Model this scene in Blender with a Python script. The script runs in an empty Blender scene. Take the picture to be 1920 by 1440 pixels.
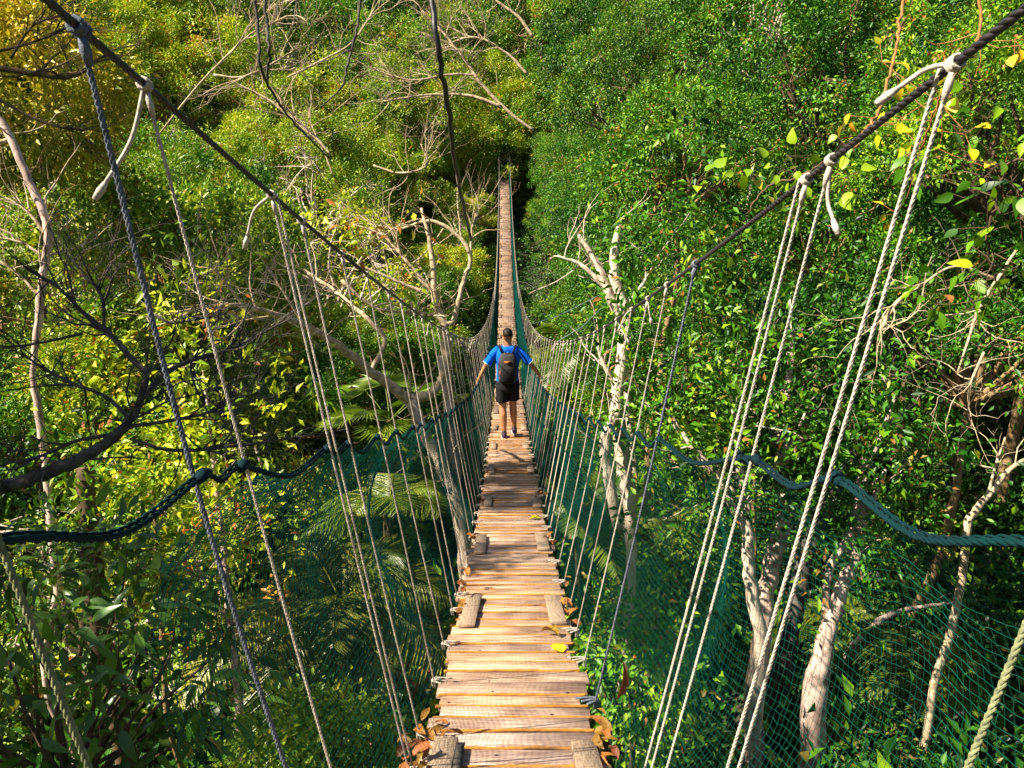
import bpy, bmesh, math, random
import numpy as np
from mathutils import Vector, Matrix
R = math.radians
random.seed(7); rng = np.random.default_rng(11)
scene = bpy.context.scene
col = scene.collection

# ------------------------------------------------------------------ camera
PITCH = R(15.6); CP, SP = math.cos(PITCH), math.sin(PITCH)
FPX = 1500.0
cam_d = bpy.data.cameras.new('camera'); cam = bpy.data.objects.new('camera', cam_d); col.objects.link(cam)
cam_d.sensor_fit = 'HORIZONTAL'; cam_d.sensor_width = 36.0; cam_d.lens = FPX / 1920 * 36.0
cam_d.clip_start = 0.05; cam_d.clip_end = 600
cam.location = (0, 0, 0); cam.rotation_euler = (math.pi / 2 - PITCH, 0, 0)
scene.camera = cam

# ------------------------------------------------------------------ sky, sun, exposure
SUN = Vector((-0.78, -0.20, 0.84)).normalized()          # direction towards the sun
elev = math.asin(SUN.z); azim = math.atan2(SUN.x, SUN.y)
w = bpy.data.worlds.new("World"); scene.world = w; w.use_nodes = True
nt = w.node_tree; bg = nt.nodes['Background']
sky = nt.nodes.new('ShaderNodeTexSky'); sky.sky_type = 'NISHITA'; sky.sun_disc = False
sky.sun_elevation = elev; sky.sun_rotation = azim
nt.links.new(sky.outputs[0], bg.inputs[0]); bg.inputs[1].default_value = 0.05
sun_d = bpy.data.lights.new('sun', 'SUN'); sun_d.energy = 5.0; sun_d.angle = R(0.5); sun_d.color = (1.0, 0.90, 0.72)
sun = bpy.data.objects.new('sun', sun_d); col.objects.link(sun)
sun.rotation_euler = (-SUN).to_track_quat('-Z', 'Y').to_euler()
vs = scene.view_settings
vs.view_transform = 'Standard'; vs.look = 'None'; vs.gamma = 1.0; vs.use_curve_mapping = False
vs.exposure = 1.52
scene.cycles.max_bounces = 6; scene.cycles.diffuse_bounces = 2; scene.cycles.glossy_bounces = 2
scene.cycles.transmission_bounces = 3; scene.cycles.transparent_max_bounces = 4

# ------------------------------------------------------------------ helpers
def P(px, py, d):
    """world point that the photograph shows at (px,py), d metres into the scene"""
    x = (px - 960) / FPX * d; up = (720 - py) / FPX * d
    return np.array((x, d * CP + up * SP, -d * SP + up * CP))

def tag(o, label=None, cat=None, group=None, kind=None):
    if label: o['label'] = label
    if cat: o['category'] = cat
    if group: o['group'] = group
    if kind: o['kind'] = kind
    return o

def empty(name, loc=(0, 0, 0), rz=0):
    o = bpy.data.objects.new(name, None); col.objects.link(o); o.location = loc
    o.rotation_euler = (0, 0, rz); o.empty_display_size = .2
    return o

def link(name, me, parent=None, mat=None):
    o = bpy.data.objects.new(name, me); col.objects.link(o)
    if mat is not None and len(me.materials) == 0: me.materials.append(mat)
    if parent is not None: o.parent = parent
    return o

def np_mesh(name, v, tris=None, quads=None, smooth=False, attr=None):
    me = bpy.data.meshes.new(name)
    v = np.asarray(v, dtype=np.float32)
    loops = []; starts = []; n = 0
    if quads is not None and len(quads):
        q = np.asarray(quads, dtype=np.int32); loops.append(q.ravel()); starts.append(np.arange(len(q)) * 4); n = q.size
    if tris is not None and len(tris):
        t = np.asarray(tris, dtype=np.int32); loops.append(t.ravel()); starts.append(n + np.arange(len(t)) * 3)
    loops = np.concatenate(loops).astype(np.int32); starts = np.concatenate(starts).astype(np.int32)
    me.vertices.add(len(v)); me.vertices.foreach_set('co', v.ravel())
    me.loops.add(len(loops)); me.loops.foreach_set('vertex_index', loops)
    me.polygons.add(len(starts)); me.polygons.foreach_set('loop_start', starts)
    if smooth: me.polygons.foreach_set('use_smooth', np.ones(len(starts), dtype=bool))
    if attr is not None:
        a = me.attributes.new('rnd', 'FLOAT', 'POINT'); a.data.foreach_set('value', np.asarray(attr, dtype=np.float32))
    me.update(calc_edges=True)
    return me

class MB:
    """collects tubes, boxes and lofts into one mesh"""
    def __init__(self): self.v = []; self.q = []; self.t = []; self.a = []; self.n = 0
    def add(self, v, q=None, t=None, a=0.0):
        v = np.asarray(v, float)
        if q is not None and len(q): self.q.append(np.asarray(q) + self.n)
        if t is not None and len(t): self.t.append(np.asarray(t) + self.n)
        self.v.append(v); self.a.append(np.full(len(v), a)); self.n += len(v)
    def tube(self, pts, rad, sides=6, cap=True, a=None, ry=None):
        pts = np.asarray(pts, float); m = len(pts)
        rad = np.broadcast_to(np.asarray(rad, float), (m,))
        tan = np.gradient(pts, axis=0); tan /= (np.linalg.norm(tan, axis=1)[:, None] + 1e-9)
        ref = np.array((0, 0, 1.0)) if abs(tan[0][2]) < .9 else np.array((1.0, 0, 0))
        ns = np.zeros_like(pts)
        nrm = ref - tan[0] * ref.dot(tan[0]); nrm /= np.linalg.norm(nrm)
        for i in range(m):
            nrm = nrm - tan[i] * nrm.dot(tan[i]); nrm /= (np.linalg.norm(nrm) + 1e-9); ns[i] = nrm
        bs = np.cross(tan, ns)
        an = np.arange(sides) * 2 * math.pi / sides
        ring = ns[:, None, :] * np.cos(an)[None, :, None] + bs[:, None, :] * np.sin(an)[None, :, None]
        v = pts[:, None, :] + ring * rad[:, None, None]
        i = np.arange(m - 1)[:, None] * sides; k = np.arange(sides)[None, :]; k2 = (k + 1) % sides
        q = np.stack([i + k, i + k2, i + sides + k2, i + sides + k], -1).reshape(-1, 4)
        vv = v.reshape(-1, 3); t = None
        if cap:
            c0 = len(vv); vv = np.concatenate([vv, pts[:1], pts[-1:]])
            kk = np.arange(sides); k3 = (kk + 1) % sides; e = (m - 1) * sides
            t = np.concatenate([np.stack([np.full(sides, c0), k3, kk], -1), np.stack([np.full(sides, c0 + 1), e + kk, e + k3], -1)])
        self.add(vv, q, t, random.random() if a is None else a)
    def box(self, c, s, m=None, a=None, jit=0, taper=None):
        c = np.asarray(c, float); s = np.asarray(s, float) / 2
        v = np.array([(x, y, z) for x in (-1, 1) for y in (-1, 1) for z in (-1, 1)], float) * s
        if jit: v += rng.normal(0, jit, v.shape)
        if m is not None: v = v @ np.array(m).T[:3, :3] if np.array(m).shape[0] > 3 else v @ np.array(m).T
        v += c
        q = [(0, 1, 3, 2), (4, 6, 7, 5), (0, 4, 5, 1), (2, 3, 7, 6), (0, 2, 6, 4), (1, 5, 7, 3)]
        self.add(v, q, None, random.random() if a is None else a)
    def loft(self, rings, closed=True, a=0.0):
        """rings: list of (n,3) arrays"""
        n = len(rings[0]); m = len(rings); v = np.concatenate(rings)
        i = np.arange(m - 1)[:, None] * n; k = np.arange(n)[None, :]; k2 = (k + 1) % n
        q = np.stack([i + k, i + k2, i + n + k2, i + n + k], -1).reshape(-1, 4); t = None
        if closed:
            c0 = len(v); v = np.concatenate([v, rings[0].mean(0)[None], rings[-1].mean(0)[None]])
            kk = np.arange(n); k3 = (kk + 1) % n; e = (m - 1) * n
            t = np.concatenate([np.stack([np.full(n, c0), k3, kk], -1), np.stack([np.full(n, c0 + 1), e + kk, e + k3], -1)])
        self.add(v, q, t, a)
    def rope(self, pts, r, pitch=.05, seg=.012, sides=5, strands=3, a=None):
        """laid rope: strands twisted round the path"""
        pts = resample(pts, seg); L = np.concatenate([[0], np.cumsum(np.linalg.norm(np.diff(pts, axis=0), axis=1))])
        tan = np.gradient(pts, axis=0); tan /= np.linalg.norm(tan, axis=1)[:, None]
        ref = np.array((0.3, 0.9, .2)); ref2 = np.array((.9, -.1, .3))
        ns = np.cross(tan, ref); bad = np.linalg.norm(ns, axis=1) < .3; ns[bad] = np.cross(tan[bad], ref2)
        ns /= np.linalg.norm(ns, axis=1)[:, None]; bs = np.cross(tan, ns)
        av = random.random() if a is None else a
        for s in range(strands):
            th = 2 * math.pi * (L / pitch + s / strands)
            off = (ns * np.cos(th)[:, None] + bs * np.sin(th)[:, None]) * r * .48
            self.tube(pts + off, r * .56, sides, a=av)
    def mesh(self, name, smooth=False):
        return np_mesh(name, np.concatenate(self.v), np.concatenate(self.t) if self.t else None,
                       np.concatenate(self.q) if self.q else None, smooth, np.concatenate(self.a))
    def obj(self, name, mat, parent=None, smooth=False, mod=None):
        o = link(name, self.mesh(name, smooth), parent, mat)
        return o

def resample(pts, seg):
    pts = np.asarray(pts, float)
    d = np.concatenate([[0], np.cumsum(np.linalg.norm(np.diff(pts, axis=0), axis=1))])
    n = max(3, int(d[-1] / seg) + 1); t = np.linspace(0, d[-1], n)
    return np.stack([np.interp(t, d, pts[:, k]) for k in range(3)], -1)

def spline(pts, n=8):
    """Catmull-Rom through points (any number of columns)"""
    p = np.asarray(pts, float); p = np.concatenate([2 * p[:1] - p[1:2], p, 2 * p[-1:] - p[-2:-1]])
    out = []
    for i in range(1, len(p) - 2):
        t = np.linspace(0, 1, n, endpoint=False)[:, None]
        a, b, c, d = p[i - 1], p[i], p[i + 1], p[i + 2]
        out.append(.5 * (2 * b + (c - a) * t + (2 * a - 5 * b + 4 * c - d) * t ** 2 + (3 * b - a - 3 * c + d) * t ** 3))
    out.append(p[-2:-1]); return np.concatenate(out)

# ------------------------------------------------------------------ materials
def newmat(name):
    m = bpy.data.materials.new(name); m.use_nodes = True
    return m, m.node_tree, m.node_tree.nodes['Principled BSDF']

def node(nt, kind, **kw):
    n = nt.nodes.new(kind)
    for k, v in kw.items():
        if k.startswith('i_'): n.inputs[k[2:].replace('_', ' ')].default_value = v
        else: setattr(n, k, v)
    return n

def ramp(nt, fac, stops, interp='LINEAR'):
    r = nt.nodes.new('ShaderNodeValToRGB'); e = r.color_ramp.elements; r.color_ramp.interpolation = interp
    while len(e) > len(stops): e.remove(e[-1])
    while len(e) < len(stops): e.new(.5)
    for k, (p, c) in enumerate(stops): e[k].position = p; e[k].color = (*c, 1)
    nt.links.new(fac, r.inputs[0]); return r.outputs[0]

def mixc(nt, f, a, b, mode='MIX'):
    m = nt.nodes.new('ShaderNodeMix'); m.data_type = 'RGBA'; m.blend_type = mode
    if isinstance(f, (int, float)): m.inputs[0].default_value = f
    else: nt.links.new(f, m.inputs[0])
    for sock, x in ((m.inputs[6], a), (m.inputs[7], b)):
        if isinstance(x, tuple): sock.default_value = (*x, 1)
        else: nt.links.new(x, sock)
    return m.outputs[2]

def leaf_mat(name, stops, spec=.35, rough=.45, trans=.22, tcol=(1.15, 1.25, .5)):
    m, nt, b = newmat(name)
    at = node(nt, 'ShaderNodeAttribute', attribute_name='rnd')
    oi = node(nt, 'ShaderNodeObjectInfo')
    c = ramp(nt, at.outputs['Fac'], stops)
    hs = node(nt, 'ShaderNodeHueSaturation')
    mr = node(nt, 'ShaderNodeMapRange'); nt.links.new(oi.outputs['Random'], mr.inputs[0])
    mr.inputs[3].default_value = .470; mr.inputs[4].default_value = .515
    mr2 = node(nt, 'ShaderNodeMapRange'); nt.links.new(oi.outputs['Random'], mr2.inputs[0])
    mr2.inputs[3].default_value = 1.25; mr2.inputs[4].default_value = .62
    nt.links.new(mr.outputs[0], hs.inputs['Hue']); nt.links.new(mr2.outputs[0], hs.inputs['Value'])
    nt.links.new(c, hs.inputs['Color']); c = hs.outputs[0]
    nt.links.new(c, b.inputs['Base Color']); b.inputs['Roughness'].default_value = rough
    b.inputs['Specular IOR Level'].default_value = spec
    tr = node(nt, 'ShaderNodeBsdfTranslucent')
    nt.links.new(mixc(nt, 1.0, c, tcol, 'MULTIPLY'), tr.inputs[0])
    ms = node(nt, 'ShaderNodeMixShader'); ms.inputs[0].default_value = trans
    nt.links.new(b.outputs[0], ms.inputs[1]); nt.links.new(tr.outputs[0], ms.inputs[2])
    nt.links.new(ms.outputs[0], nt.nodes['Material Output'].inputs[0])
    return m

def solid(name, c, rough=.8, spec=.3, noise=None, scale=40, bump=0, stretch=None, c2=None, rnd=0.0):
    m, nt, b = newmat(name)
    tc = node(nt, 'ShaderNodeTexCoord'); src = tc.outputs['Object']
    if stretch:
        mp = node(nt, 'ShaderNodeMapping'); mp.inputs['Scale'].default_value = stretch
        nt.links.new(src, mp.inputs[0]); src = mp.outputs[0]
    nz = node(nt, 'ShaderNodeTexNoise', i_Scale=scale, i_Detail=6.0, i_Roughness=.65)
    nt.links.new(src, nz.inputs['Vector'])
    c2 = c2 or tuple(x * .55 for x in c)
    out = ramp(nt, nz.outputs['Fac'], [(.32, c2), (.62, c)])
    if rnd:
        at = node(nt, 'ShaderNodeAttribute', attribute_name='rnd')
        k = ramp(nt, at.outputs['Fac'], [(0, (1 - rnd,) * 3), (1, (1 + rnd,) * 3)])
        out = mixc(nt, 1.0, out, k, 'MULTIPLY')
    nt.links.new(out, b.inputs['Base Color'])
    b.inputs['Roughness'].default_value = rough; b.inputs['Specular IOR Level'].default_value = spec
    if bump:
        bp = node(nt, 'ShaderNodeBump'); bp.inputs['Strength'].default_value = bump; bp.inputs['Distance'].default_value = .01
        nt.links.new(nz.outputs['Fac'], bp.inputs['Height']); nt.links.new(bp.outputs[0], b.inputs['Normal'])
    return m

M = {}
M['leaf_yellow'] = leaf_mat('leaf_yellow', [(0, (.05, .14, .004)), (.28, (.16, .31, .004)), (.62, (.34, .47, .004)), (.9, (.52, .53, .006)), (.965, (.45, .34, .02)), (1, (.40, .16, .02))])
M['leaf_gold'] = leaf_mat('leaf_gold', [(0, (.22, .26, .01)), (.3, (.50, .46, .01)), (.7, (.78, .60, .012)), (1, (.75, .42, .02))])
M['leaf_mid'] = leaf_mat('leaf_mid', [(0, (.008, .05, .004)), (.35, (.04, .16, .004)), (.68, (.14, .35, .005)), (.94, (.34, .52, .008)), (.985, (.30, .28, .02)), (1, (.35, .15, .03))])
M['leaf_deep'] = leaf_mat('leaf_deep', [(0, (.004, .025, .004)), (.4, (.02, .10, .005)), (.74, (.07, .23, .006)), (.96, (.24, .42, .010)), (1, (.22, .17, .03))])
M['leaf_broad'] = leaf_mat('leaf_broad', [(0, (.012, .06, .012)), (.5, (.035, .13, .015)), (.9, (.10, .25, .02)), (1, (.4, .33, .02))], spec=.5, rough=.35)
M['leaf_lime'] = leaf_mat('leaf_lime', [(0, (.10, .24, .008)), (.5, (.18, .34, .01)), (.9, (.26, .42, .012)), (1, (.42, .40, .02))])
M['palm'] = leaf_mat('palm_leaf', [(0, (.035, .12, .012)), (.5, (.12, .2, .012)), (1, (.26, .28, .02))], spec=.5, rough=.35)
M['palm_yellow'] = leaf_mat('palm_leaf_yellow', [(0, (.05, .10, .01)), (.5, (.13, .17, .012)), (1, (.26, .24, .02))], spec=.5, rough=.35)
M['leaf_dead'] = leaf_mat('leaf_dead', [(0, (.07, .03, .012)), (.4, (.24, .10, .025)), (.8, (.42, .19, .03)), (1, (.55, .33, .05))], rough=.6, trans=.25, tcol=(1.2, 1, .6))
M['leaf_fallen_yellow'] = leaf_mat('leaf_fallen_yellow', [(0, (.75, .66, .01)), (1, (.8, .7, .02))], trans=.2)
M['bark_pale'] = solid('bark_pale', (.74, .60, .48), .85, .2, scale=9, bump=.5, stretch=(1, 1, .45), c2=(.26, .19, .14))
M['bark_tan'] = solid('bark_tan', (.40, .26, .13), .9, .2, scale=12, bump=.6, stretch=(1, 1, .5), c2=(.12, .075, .035))
M['bark_pink'] = solid('bark_pink', (.72, .52, .44), .85, .2, scale=9, bump=.5, stretch=(1, 1, .45), c2=(.20, .13, .11))
M['bark_dark'] = solid('bark_dark', (.13, .115, .10), .95, .15, scale=9, bump=1.0, c2=(.018, .016, .018))
M['bark_brown'] = solid('bark_brown', (.15, .10, .055), .95, .15, scale=8, bump=.8, stretch=(1, 1, .3), c2=(.035, .025, .016))
M['twig'] = solid('twig_bark', (.60, .47, .32), .9, .2, scale=20, c2=(.2, .14, .07))
M['vine_orange'] = solid('vine_bark', (.42, .17, .05), .8, .3, scale=20, c2=(.18, .08, .03))
M['rope_white'] = solid('rope_white', (.62, .55, .47), .9, .2, scale=70, bump=.6, c2=(.36, .30, .25))
M['rope_olive'] = solid('rope_olive', (.27, .28, .14), .9, .2, scale=60, bump=.6, c2=(.12, .14, .08))
M['rope_blue'] = solid('rope_blue', (.17, .19, .24), .9, .2, scale=60, bump=.6, c2=(.06, .07, .095))
M['rope_grey'] = solid('rope_grey', (.30, .32, .36), .9, .2, scale=60, bump=.8, c2=(.12, .13, .16))
M['rope_teal'] = solid('rope_teal', (.001, .026, .028), .85, .12, scale=2.2, bump=.3, c2=(.003, .008, .016))
M['rope_orange'] = solid('rope_orange', (.50, .22, .035), .85, .2, scale=5, bump=.6, c2=(.20, .10, .035))
M['cable'] = solid('cable_steel', (.035, .028, .03), .5, .5, scale=30, bump=.3, c2=(.012, .01, .012))
M['net'] = solid('net_green', (.0, .10, .070), .7, .2, scale=3, c2=(.0, .065, .055))
M['wire'] = solid('guy_wire', (.12, .2, .18), .6, .4, scale=30)
M['cloth_blue'] = solid('shirt_blue', (.0, .15, .85), .85, .2, scale=7, bump=1.0, c2=(.0, .09, .60))
M['cloth_black'] = solid('cloth_black', (.014, .014, .017), .9, .2, scale=20, bump=.2)
M['pack'] = solid('pack_grey', (.045, .04, .042), .8, .3, scale=25, bump=.3, c2=(.02, .018, .02))
M['pack_orange'] = solid('pack_orange', (.55, .14, .03), .8, .3, scale=25)
M['skin'] = solid('skin', (.56, .26, .13), .55, .4, scale=12, c2=(.45, .19, .09))
M['hair'] = solid('hair_dark', (.016, .01, .008), .7, .3, scale=60)
M['shoe'] = solid('shoe_purple', (.06, .025, .07), .7, .3, scale=40)
M['sole'] = solid('sole_white', (.7, .7, .72), .6, .3, scale=40, c2=(.5, .5, .5))
M['sock'] = solid('sock_grey', (.12, .12, .13), .8, .3, scale=40)

def plank_material():
    m, nt, b = newmat('plank_wood')
    tc = node(nt, 'ShaderNodeTexCoord'); at = node(nt, 'ShaderNodeAttribute', attribute_name='rnd')
    comb = node(nt, 'ShaderNodeCombineXYZ'); mul = node(nt, 'ShaderNodeMath', operation='MULTIPLY'); mul.inputs[1].default_value = 37.0
    nt.links.new(at.outputs['Fac'], mul.inputs[0]); nt.links.new(mul.outputs[0], comb.inputs[0])
    ad = node(nt, 'ShaderNodeVectorMath', operation='ADD'); nt.links.new(tc.outputs['Object'], ad.inputs[0]); nt.links.new(comb.outputs[0], ad.inputs[1])
    mp = node(nt, 'ShaderNodeMapping'); mp.inputs['Scale'].default_value = (3.5, 48, 48); nt.links.new(ad.outputs[0], mp.inputs[0])
    n1 = node(nt, 'ShaderNodeTexNoise', i_Scale=1.6, i_Detail=7.0, i_Roughness=.7); nt.links.new(mp.outputs[0], n1.inputs['Vector'])
    n2 = node(nt, 'ShaderNodeTexNoise', i_Scale=3.0, i_Detail=4.0); nt.links.new(ad.outputs[0], n2.inputs['Vector'])
    c = ramp(nt, n1.outputs['Fac'], [(.28, (.10, .06, .042)), (.40, (.36, .25, .19)), (.55, (.60, .45, .335)), (.8, (.78, .63, .48))])
    k = ramp(nt, at.outputs['Fac'], [(0, (.66, .60, .60)), (.3, (1.0, .90, .86)), (.55, (.88, .87, .98)), (.8, (1.0, .9, .76)), (1, (1.15, 1.04, .95))])
    c = mixc(nt, 1.0, c, k, 'MULTIPLY')
    s = ramp(nt, n2.outputs['Fac'], [(.38, (.6, .55, .52)), (.55, (1, 1, 1))])
    c = mixc(nt, 1.0, c, s, 'MULTIPLY')
    vo = node(nt, 'ShaderNodeTexVoronoi', i_Scale=9.0); nt.links.new(ad.outputs[0], vo.inputs['Vector'])
    kn = ramp(nt, vo.outputs['Distance'], [(.05, (.06, .035, .02)), (.09, (1, 1, 1))])
    c = mixc(nt, 1.0, c, kn, 'MULTIPLY')
    nt.links.new(c, b.inputs['Base Color']); b.inputs['Roughness'].default_value = .85; b.inputs['Specular IOR Level'].default_value = .25
    bp = node(nt, 'ShaderNodeBump'); bp.inputs['Strength'].default_value = .6; bp.inputs['Distance'].default_value = .004
    nt.links.new(n1.outputs['Fac'], bp.inputs['Height']); nt.links.new(bp.outputs[0], b.inputs['Normal'])
    return m
M['plank'] = plank_material()

def soil_material():
    m, nt, b = newmat('forest_floor')
    tc = node(nt, 'ShaderNodeTexCoord')
    n1 = node(nt, 'ShaderNodeTexNoise', i_Scale=.7, i_Detail=10.0, i_Roughness=.75); nt.links.new(tc.outputs['Object'], n1.inputs['Vector'])
    c = ramp(nt, n1.outputs['Fac'], [(.3, (.012, .02, .006)), (.5, (.03, .045, .012)), (.62, (.05, .04, .018)), (.8, (.08, .06, .03))])
    nt.links.new(c, b.inputs['Base Color']); b.inputs['Roughness'].default_value = 1
    bp = node(nt, 'ShaderNodeBump'); bp.inputs['Distance'].default_value = .2; nt.links.new(n1.outputs['Fac'], bp.inputs['Height']); nt.links.new(bp.outputs[0], b.inputs['Normal'])
    return m
M['soil'] = soil_material()

# ------------------------------------------------------------------ terrain
def ground(x, y):
    x = np.asarray(x, float); y = np.asarray(y, float)
    g = -10.8 + 7.2 * ((y - 26) / 30) ** 2 * (y < 56) + (y >= 56) * (7.2 + .42 * (y - 56)) + .010 * x ** 2 * (1 / (1 + (np.abs(x) / 60) ** 2))
    g += .5 * np.sin(x * .31 + 1.3) * np.cos(y * .27) + .25 * np.sin(x * .9) * np.sin(y * .8 + x * .3)
    return g
nx, ny = 150, 150
gx = np.linspace(-110, 110, nx); gy = np.linspace(-25, 160, ny)
X, Y = np.meshgrid(gx, gy); Z = ground(X, Y)
idx = np.arange(nx * ny).reshape(ny, nx)
q = np.stack([idx[:-1, :-1], idx[:-1, 1:], idx[1:, 1:], idx[1:, :-1]], -1).reshape(-1, 4)
g = link('ground', np_mesh('ground', np.stack([X, Y, Z], -1).reshape(-1, 3), None, q, True), None, M['soil'])
tag(g, 'dark forest floor sloping down under the rope bridge and up the hill behind', 'ground', kind='structure')

# ------------------------------------------------------------------ foliage
def unit(a): return a / (np.linalg.norm(a, axis=-1, keepdims=True) + 1e-9)

def leaves(c, d, nrm, L, W, rnd, fold=.25):
    """c base, d direction, nrm face normal: one folded, pointed leaf per row"""
    d = unit(d); s = unit(np.cross(nrm, d)); n = np.cross(d, s)
    L = L[:, None]; W = W[:, None]
    v = np.stack([c, c + d * L * .42 + s * W * .5 + n * W * fold, c + d * L - n * L * .08, c + d * L * .42 - s * W * .5 + n * W * fold], 1)
    m = len(c); b = np.arange(m)[:, None] * 4
    t = np.concatenate([b + np.array([[0, 1, 2]]), b + np.array([[0, 2, 3]])])
    return v.reshape(-1, 3), t, np.repeat(rnd, 4)

def clumps_to_leaves(C, N, k, spread, L, W, droop=.25, patch=1.3):
    """k leaves round every clump centre C with outward direction N"""
    m = len(C); n = m * k
    cc = np.repeat(C, k, 0); nn = np.repeat(N, k, 0)
    off = rng.normal(0, 1, (n, 3)); off *= (spread * rng.uniform(.5, 1.3, (m, 1))).repeat(k, 0)
    d = unit(off * 1.0 / spread + nn * .6 + rng.normal(0, .5, (n, 3)) + np.array((0, 0, -droop)))
    up = unit(nn * .7 + np.array((0, 0, .8)) + rng.normal(0, .6, (n, 3)))
    size = rng.uniform(.65, 1.25, n)
    ph = np.sin(C[:, 0] * patch + 1) * np.sin(C[:, 1] * patch + 2.2) * np.sin(C[:, 2] * patch)
    r = np.clip(.5 + .28 * ph.repeat(k) + rng.normal(0, .19, m).repeat(k) + rng.normal(0, .19, n), 0, 1)
    sp = (rng.random(n) < .008) | (rng.random(m) < .012).repeat(k); r[sp] = rng.uniform(.95, 1.0, sp.sum())
    return leaves(cc + off, d, up, L * size, W * size, r)

def leaves_fine(c, d, nrm, L, W, rnd):
    """ovate, creased and curling leaves for plants close to the camera"""
    d = unit(d); s = unit(np.cross(nrm, d)); n = np.cross(d, s); m = len(c); L = L[:, None]; W = W[:, None]
    T = (0, .12, .3, .5, .72, .9, 1.0); HW = (.03, .34, .50, .47, .30, .12, .0); V = []
    cu = rng.uniform(.05, .45, (m, 1)); cr = rng.uniform(.08, .4, (m, 1)); wv = rng.uniform(-.12, .12, (m, 1))
    for t, h in zip(T, HW):
        mid = c + d * L * t - n * L * cu * t * t + s * L * wv * math.sin(t * 3)
        V += [mid + s * W * h + n * W * cr * h, mid, mid - s * W * h + n * W * cr * h]
    v = np.stack(V, 1); k = len(T); b = np.arange(m)[:, None] * (3 * k); q = []
    for i in range(k - 1):
        a = i * 3; q += [b + np.array([[a, a + 1, a + 4, a + 3]]), b + np.array([[a + 1, a + 2, a + 5, a + 4]])]
    return v.reshape(-1, 3), np.concatenate(q), np.repeat(rnd, 3 * k)

def fine_foliage(name, C, N, k, spread, L, W, droop, mat, parent):
    m = len(C); n = m * k; cc = np.repeat(C, k, 0); nn = np.repeat(N, k, 0)
    off = rng.normal(0, spread, (n, 3)); d = unit(off / spread + nn * .6 + rng.normal(0, .4, (n, 3)) + np.array((0, 0, -droop)))
    up = unit(nn * .6 + np.array((0, 0, .8)) + rng.normal(0, .5, (n, 3))); size = rng.uniform(.55, 1.2, n)
    v, q, a = leaves_fine(cc + off, d, up, L * size, W * size, np.clip(rng.normal(.5, .22, n), 0, 1))
    o = link(name, np_mesh(name, v, None, q, False, a), parent, mat)
    st = MB(); sel = rng.permutation(n)
    for i in sel: st.tube(np.array([cc[i], (cc + off)[i]]), .0016, 3, cap=False)
    return o, st

def crown_lobes(seed, rx, rz, nl, lr):
    r_ = np.random.default_rng(seed)
    out = []
    while len(out) < nl:
        u = r_.normal(0, 1, 3); u /= np.linalg.norm(u)
        if u[2] < -.55: continue
        p = u * np.array((rx, rx, rz)) * r_.uniform(.5, 1.0)
        out.append((p, lr * r_.uniform(.6, 1.25)))
    return out

def crown_mesh(name, lobes, nc, k, spread, L, W, fill=.25, low=-.6, patch=1.3, gap=.22):
    tot = sum(r * r for _, r in lobes); Cs = []; Ns = []
    for p, r in lobes:
        m = int(nc * r * r / tot)
        u = unit(rng.normal(0, 1, (m, 3))); u[:, 2] = np.where(u[:, 2] < low, -u[:, 2], u[:, 2])
        rr = r * (1 - fill * rng.random((m, 1)) ** 2) * (1 + .18 * np.sin(u[:, :1] * 5 + p[0]) * np.cos(u[:, 1:2] * 6 + p[1]))
        Cs.append(p + u * rr * np.array((1, 1, .85))); Ns.append(u)
    C = np.concatenate(Cs); N = np.concatenate(Ns)
    fq = 2.3; f3 = sum(np.sin(C @ rng.normal(0, fq, 3) + rng.uniform(0, 6.28)) for _ in range(9)) / 2.1
    keep = f3 > gap; C, N, f3 = C[keep], N[keep], f3[keep]
    C = C * (1 + np.clip(f3, -1, 1.2)[:, None] * .06)
    v, t, a = clumps_to_leaves(C, N, k, spread, L, W, patch=patch)
    return np_mesh(name, v, t, None, False, a), C

def wiggle(a, b, r0, r1, n=7, amp=.06):
    a = np.asarray(a, float); b = np.asarray(b, float)
    t = np.linspace(0, 1, n)[:, None]; L = np.linalg.norm(b - a)
    j = rng.normal(0, amp * L, (n, 3)) * (np.sin(t * math.pi)); 
    j = (j + np.roll(j, 1, 0)) * .5
    return a + (b - a) * t + j, np.linspace(r0, r1, n)

def limbs(mb, start, lobes, C, r=.09, twigs=120, tr=.008):
    for p, lr in lobes:
        pts, rr = wiggle(start, p, r, r * .3); mb.tube(pts, rr, 5, cap=False)
        if len(C):
            dd = np.linalg.norm(C - p, axis=1); near = np.argsort(dd)[:max(1, int(len(C) / len(lobes)))]
            for i in rng.choice(near, min(len(near), max(1, int(twigs / len(lobes)))), replace=False):
                pts, rr = wiggle(p, C[i], tr * 2, tr * .6, 4, .12); mb.tube(pts, rr, 3, cap=False)

def trunk_mb(mb, top, height, r, lean=(0, 0)):
    b = np.array((top[0] + lean[0], top[1] + lean[1], top[2] - height))
    pts, rr = wiggle(b, top, r * 1.25, r * .55, 12, .018); rr[0] *= 1.35
    mb.tube(pts, rr, 8, cap=False)

protos = {}
def make_proto(key, seed, rx, rz, nl, lr, nc, k, spread, L, W, bark, H=11, tr=.13, fill=.25, twigs=120, low=-.6, patch=1.3):
    lobes = crown_lobes(seed, rx, rz, nl, lr)
    cm, C = crown_mesh('crown_' + key, lobes, nc, k, spread, L, W, fill, low, patch)
    mb = MB(); st = np.array((0, 0, -rz * .55))
    trunk_mb(mb, st, H, tr, (random.uniform(-.8, .8), random.uniform(-.8, .8)))
    limbs(mb, st, lobes, C, tr * .55, twigs)
    tm = mb.mesh('trunk_' + key, True); tm.materials.append(bark)
    protos[key] = (cm, tm)

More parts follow.
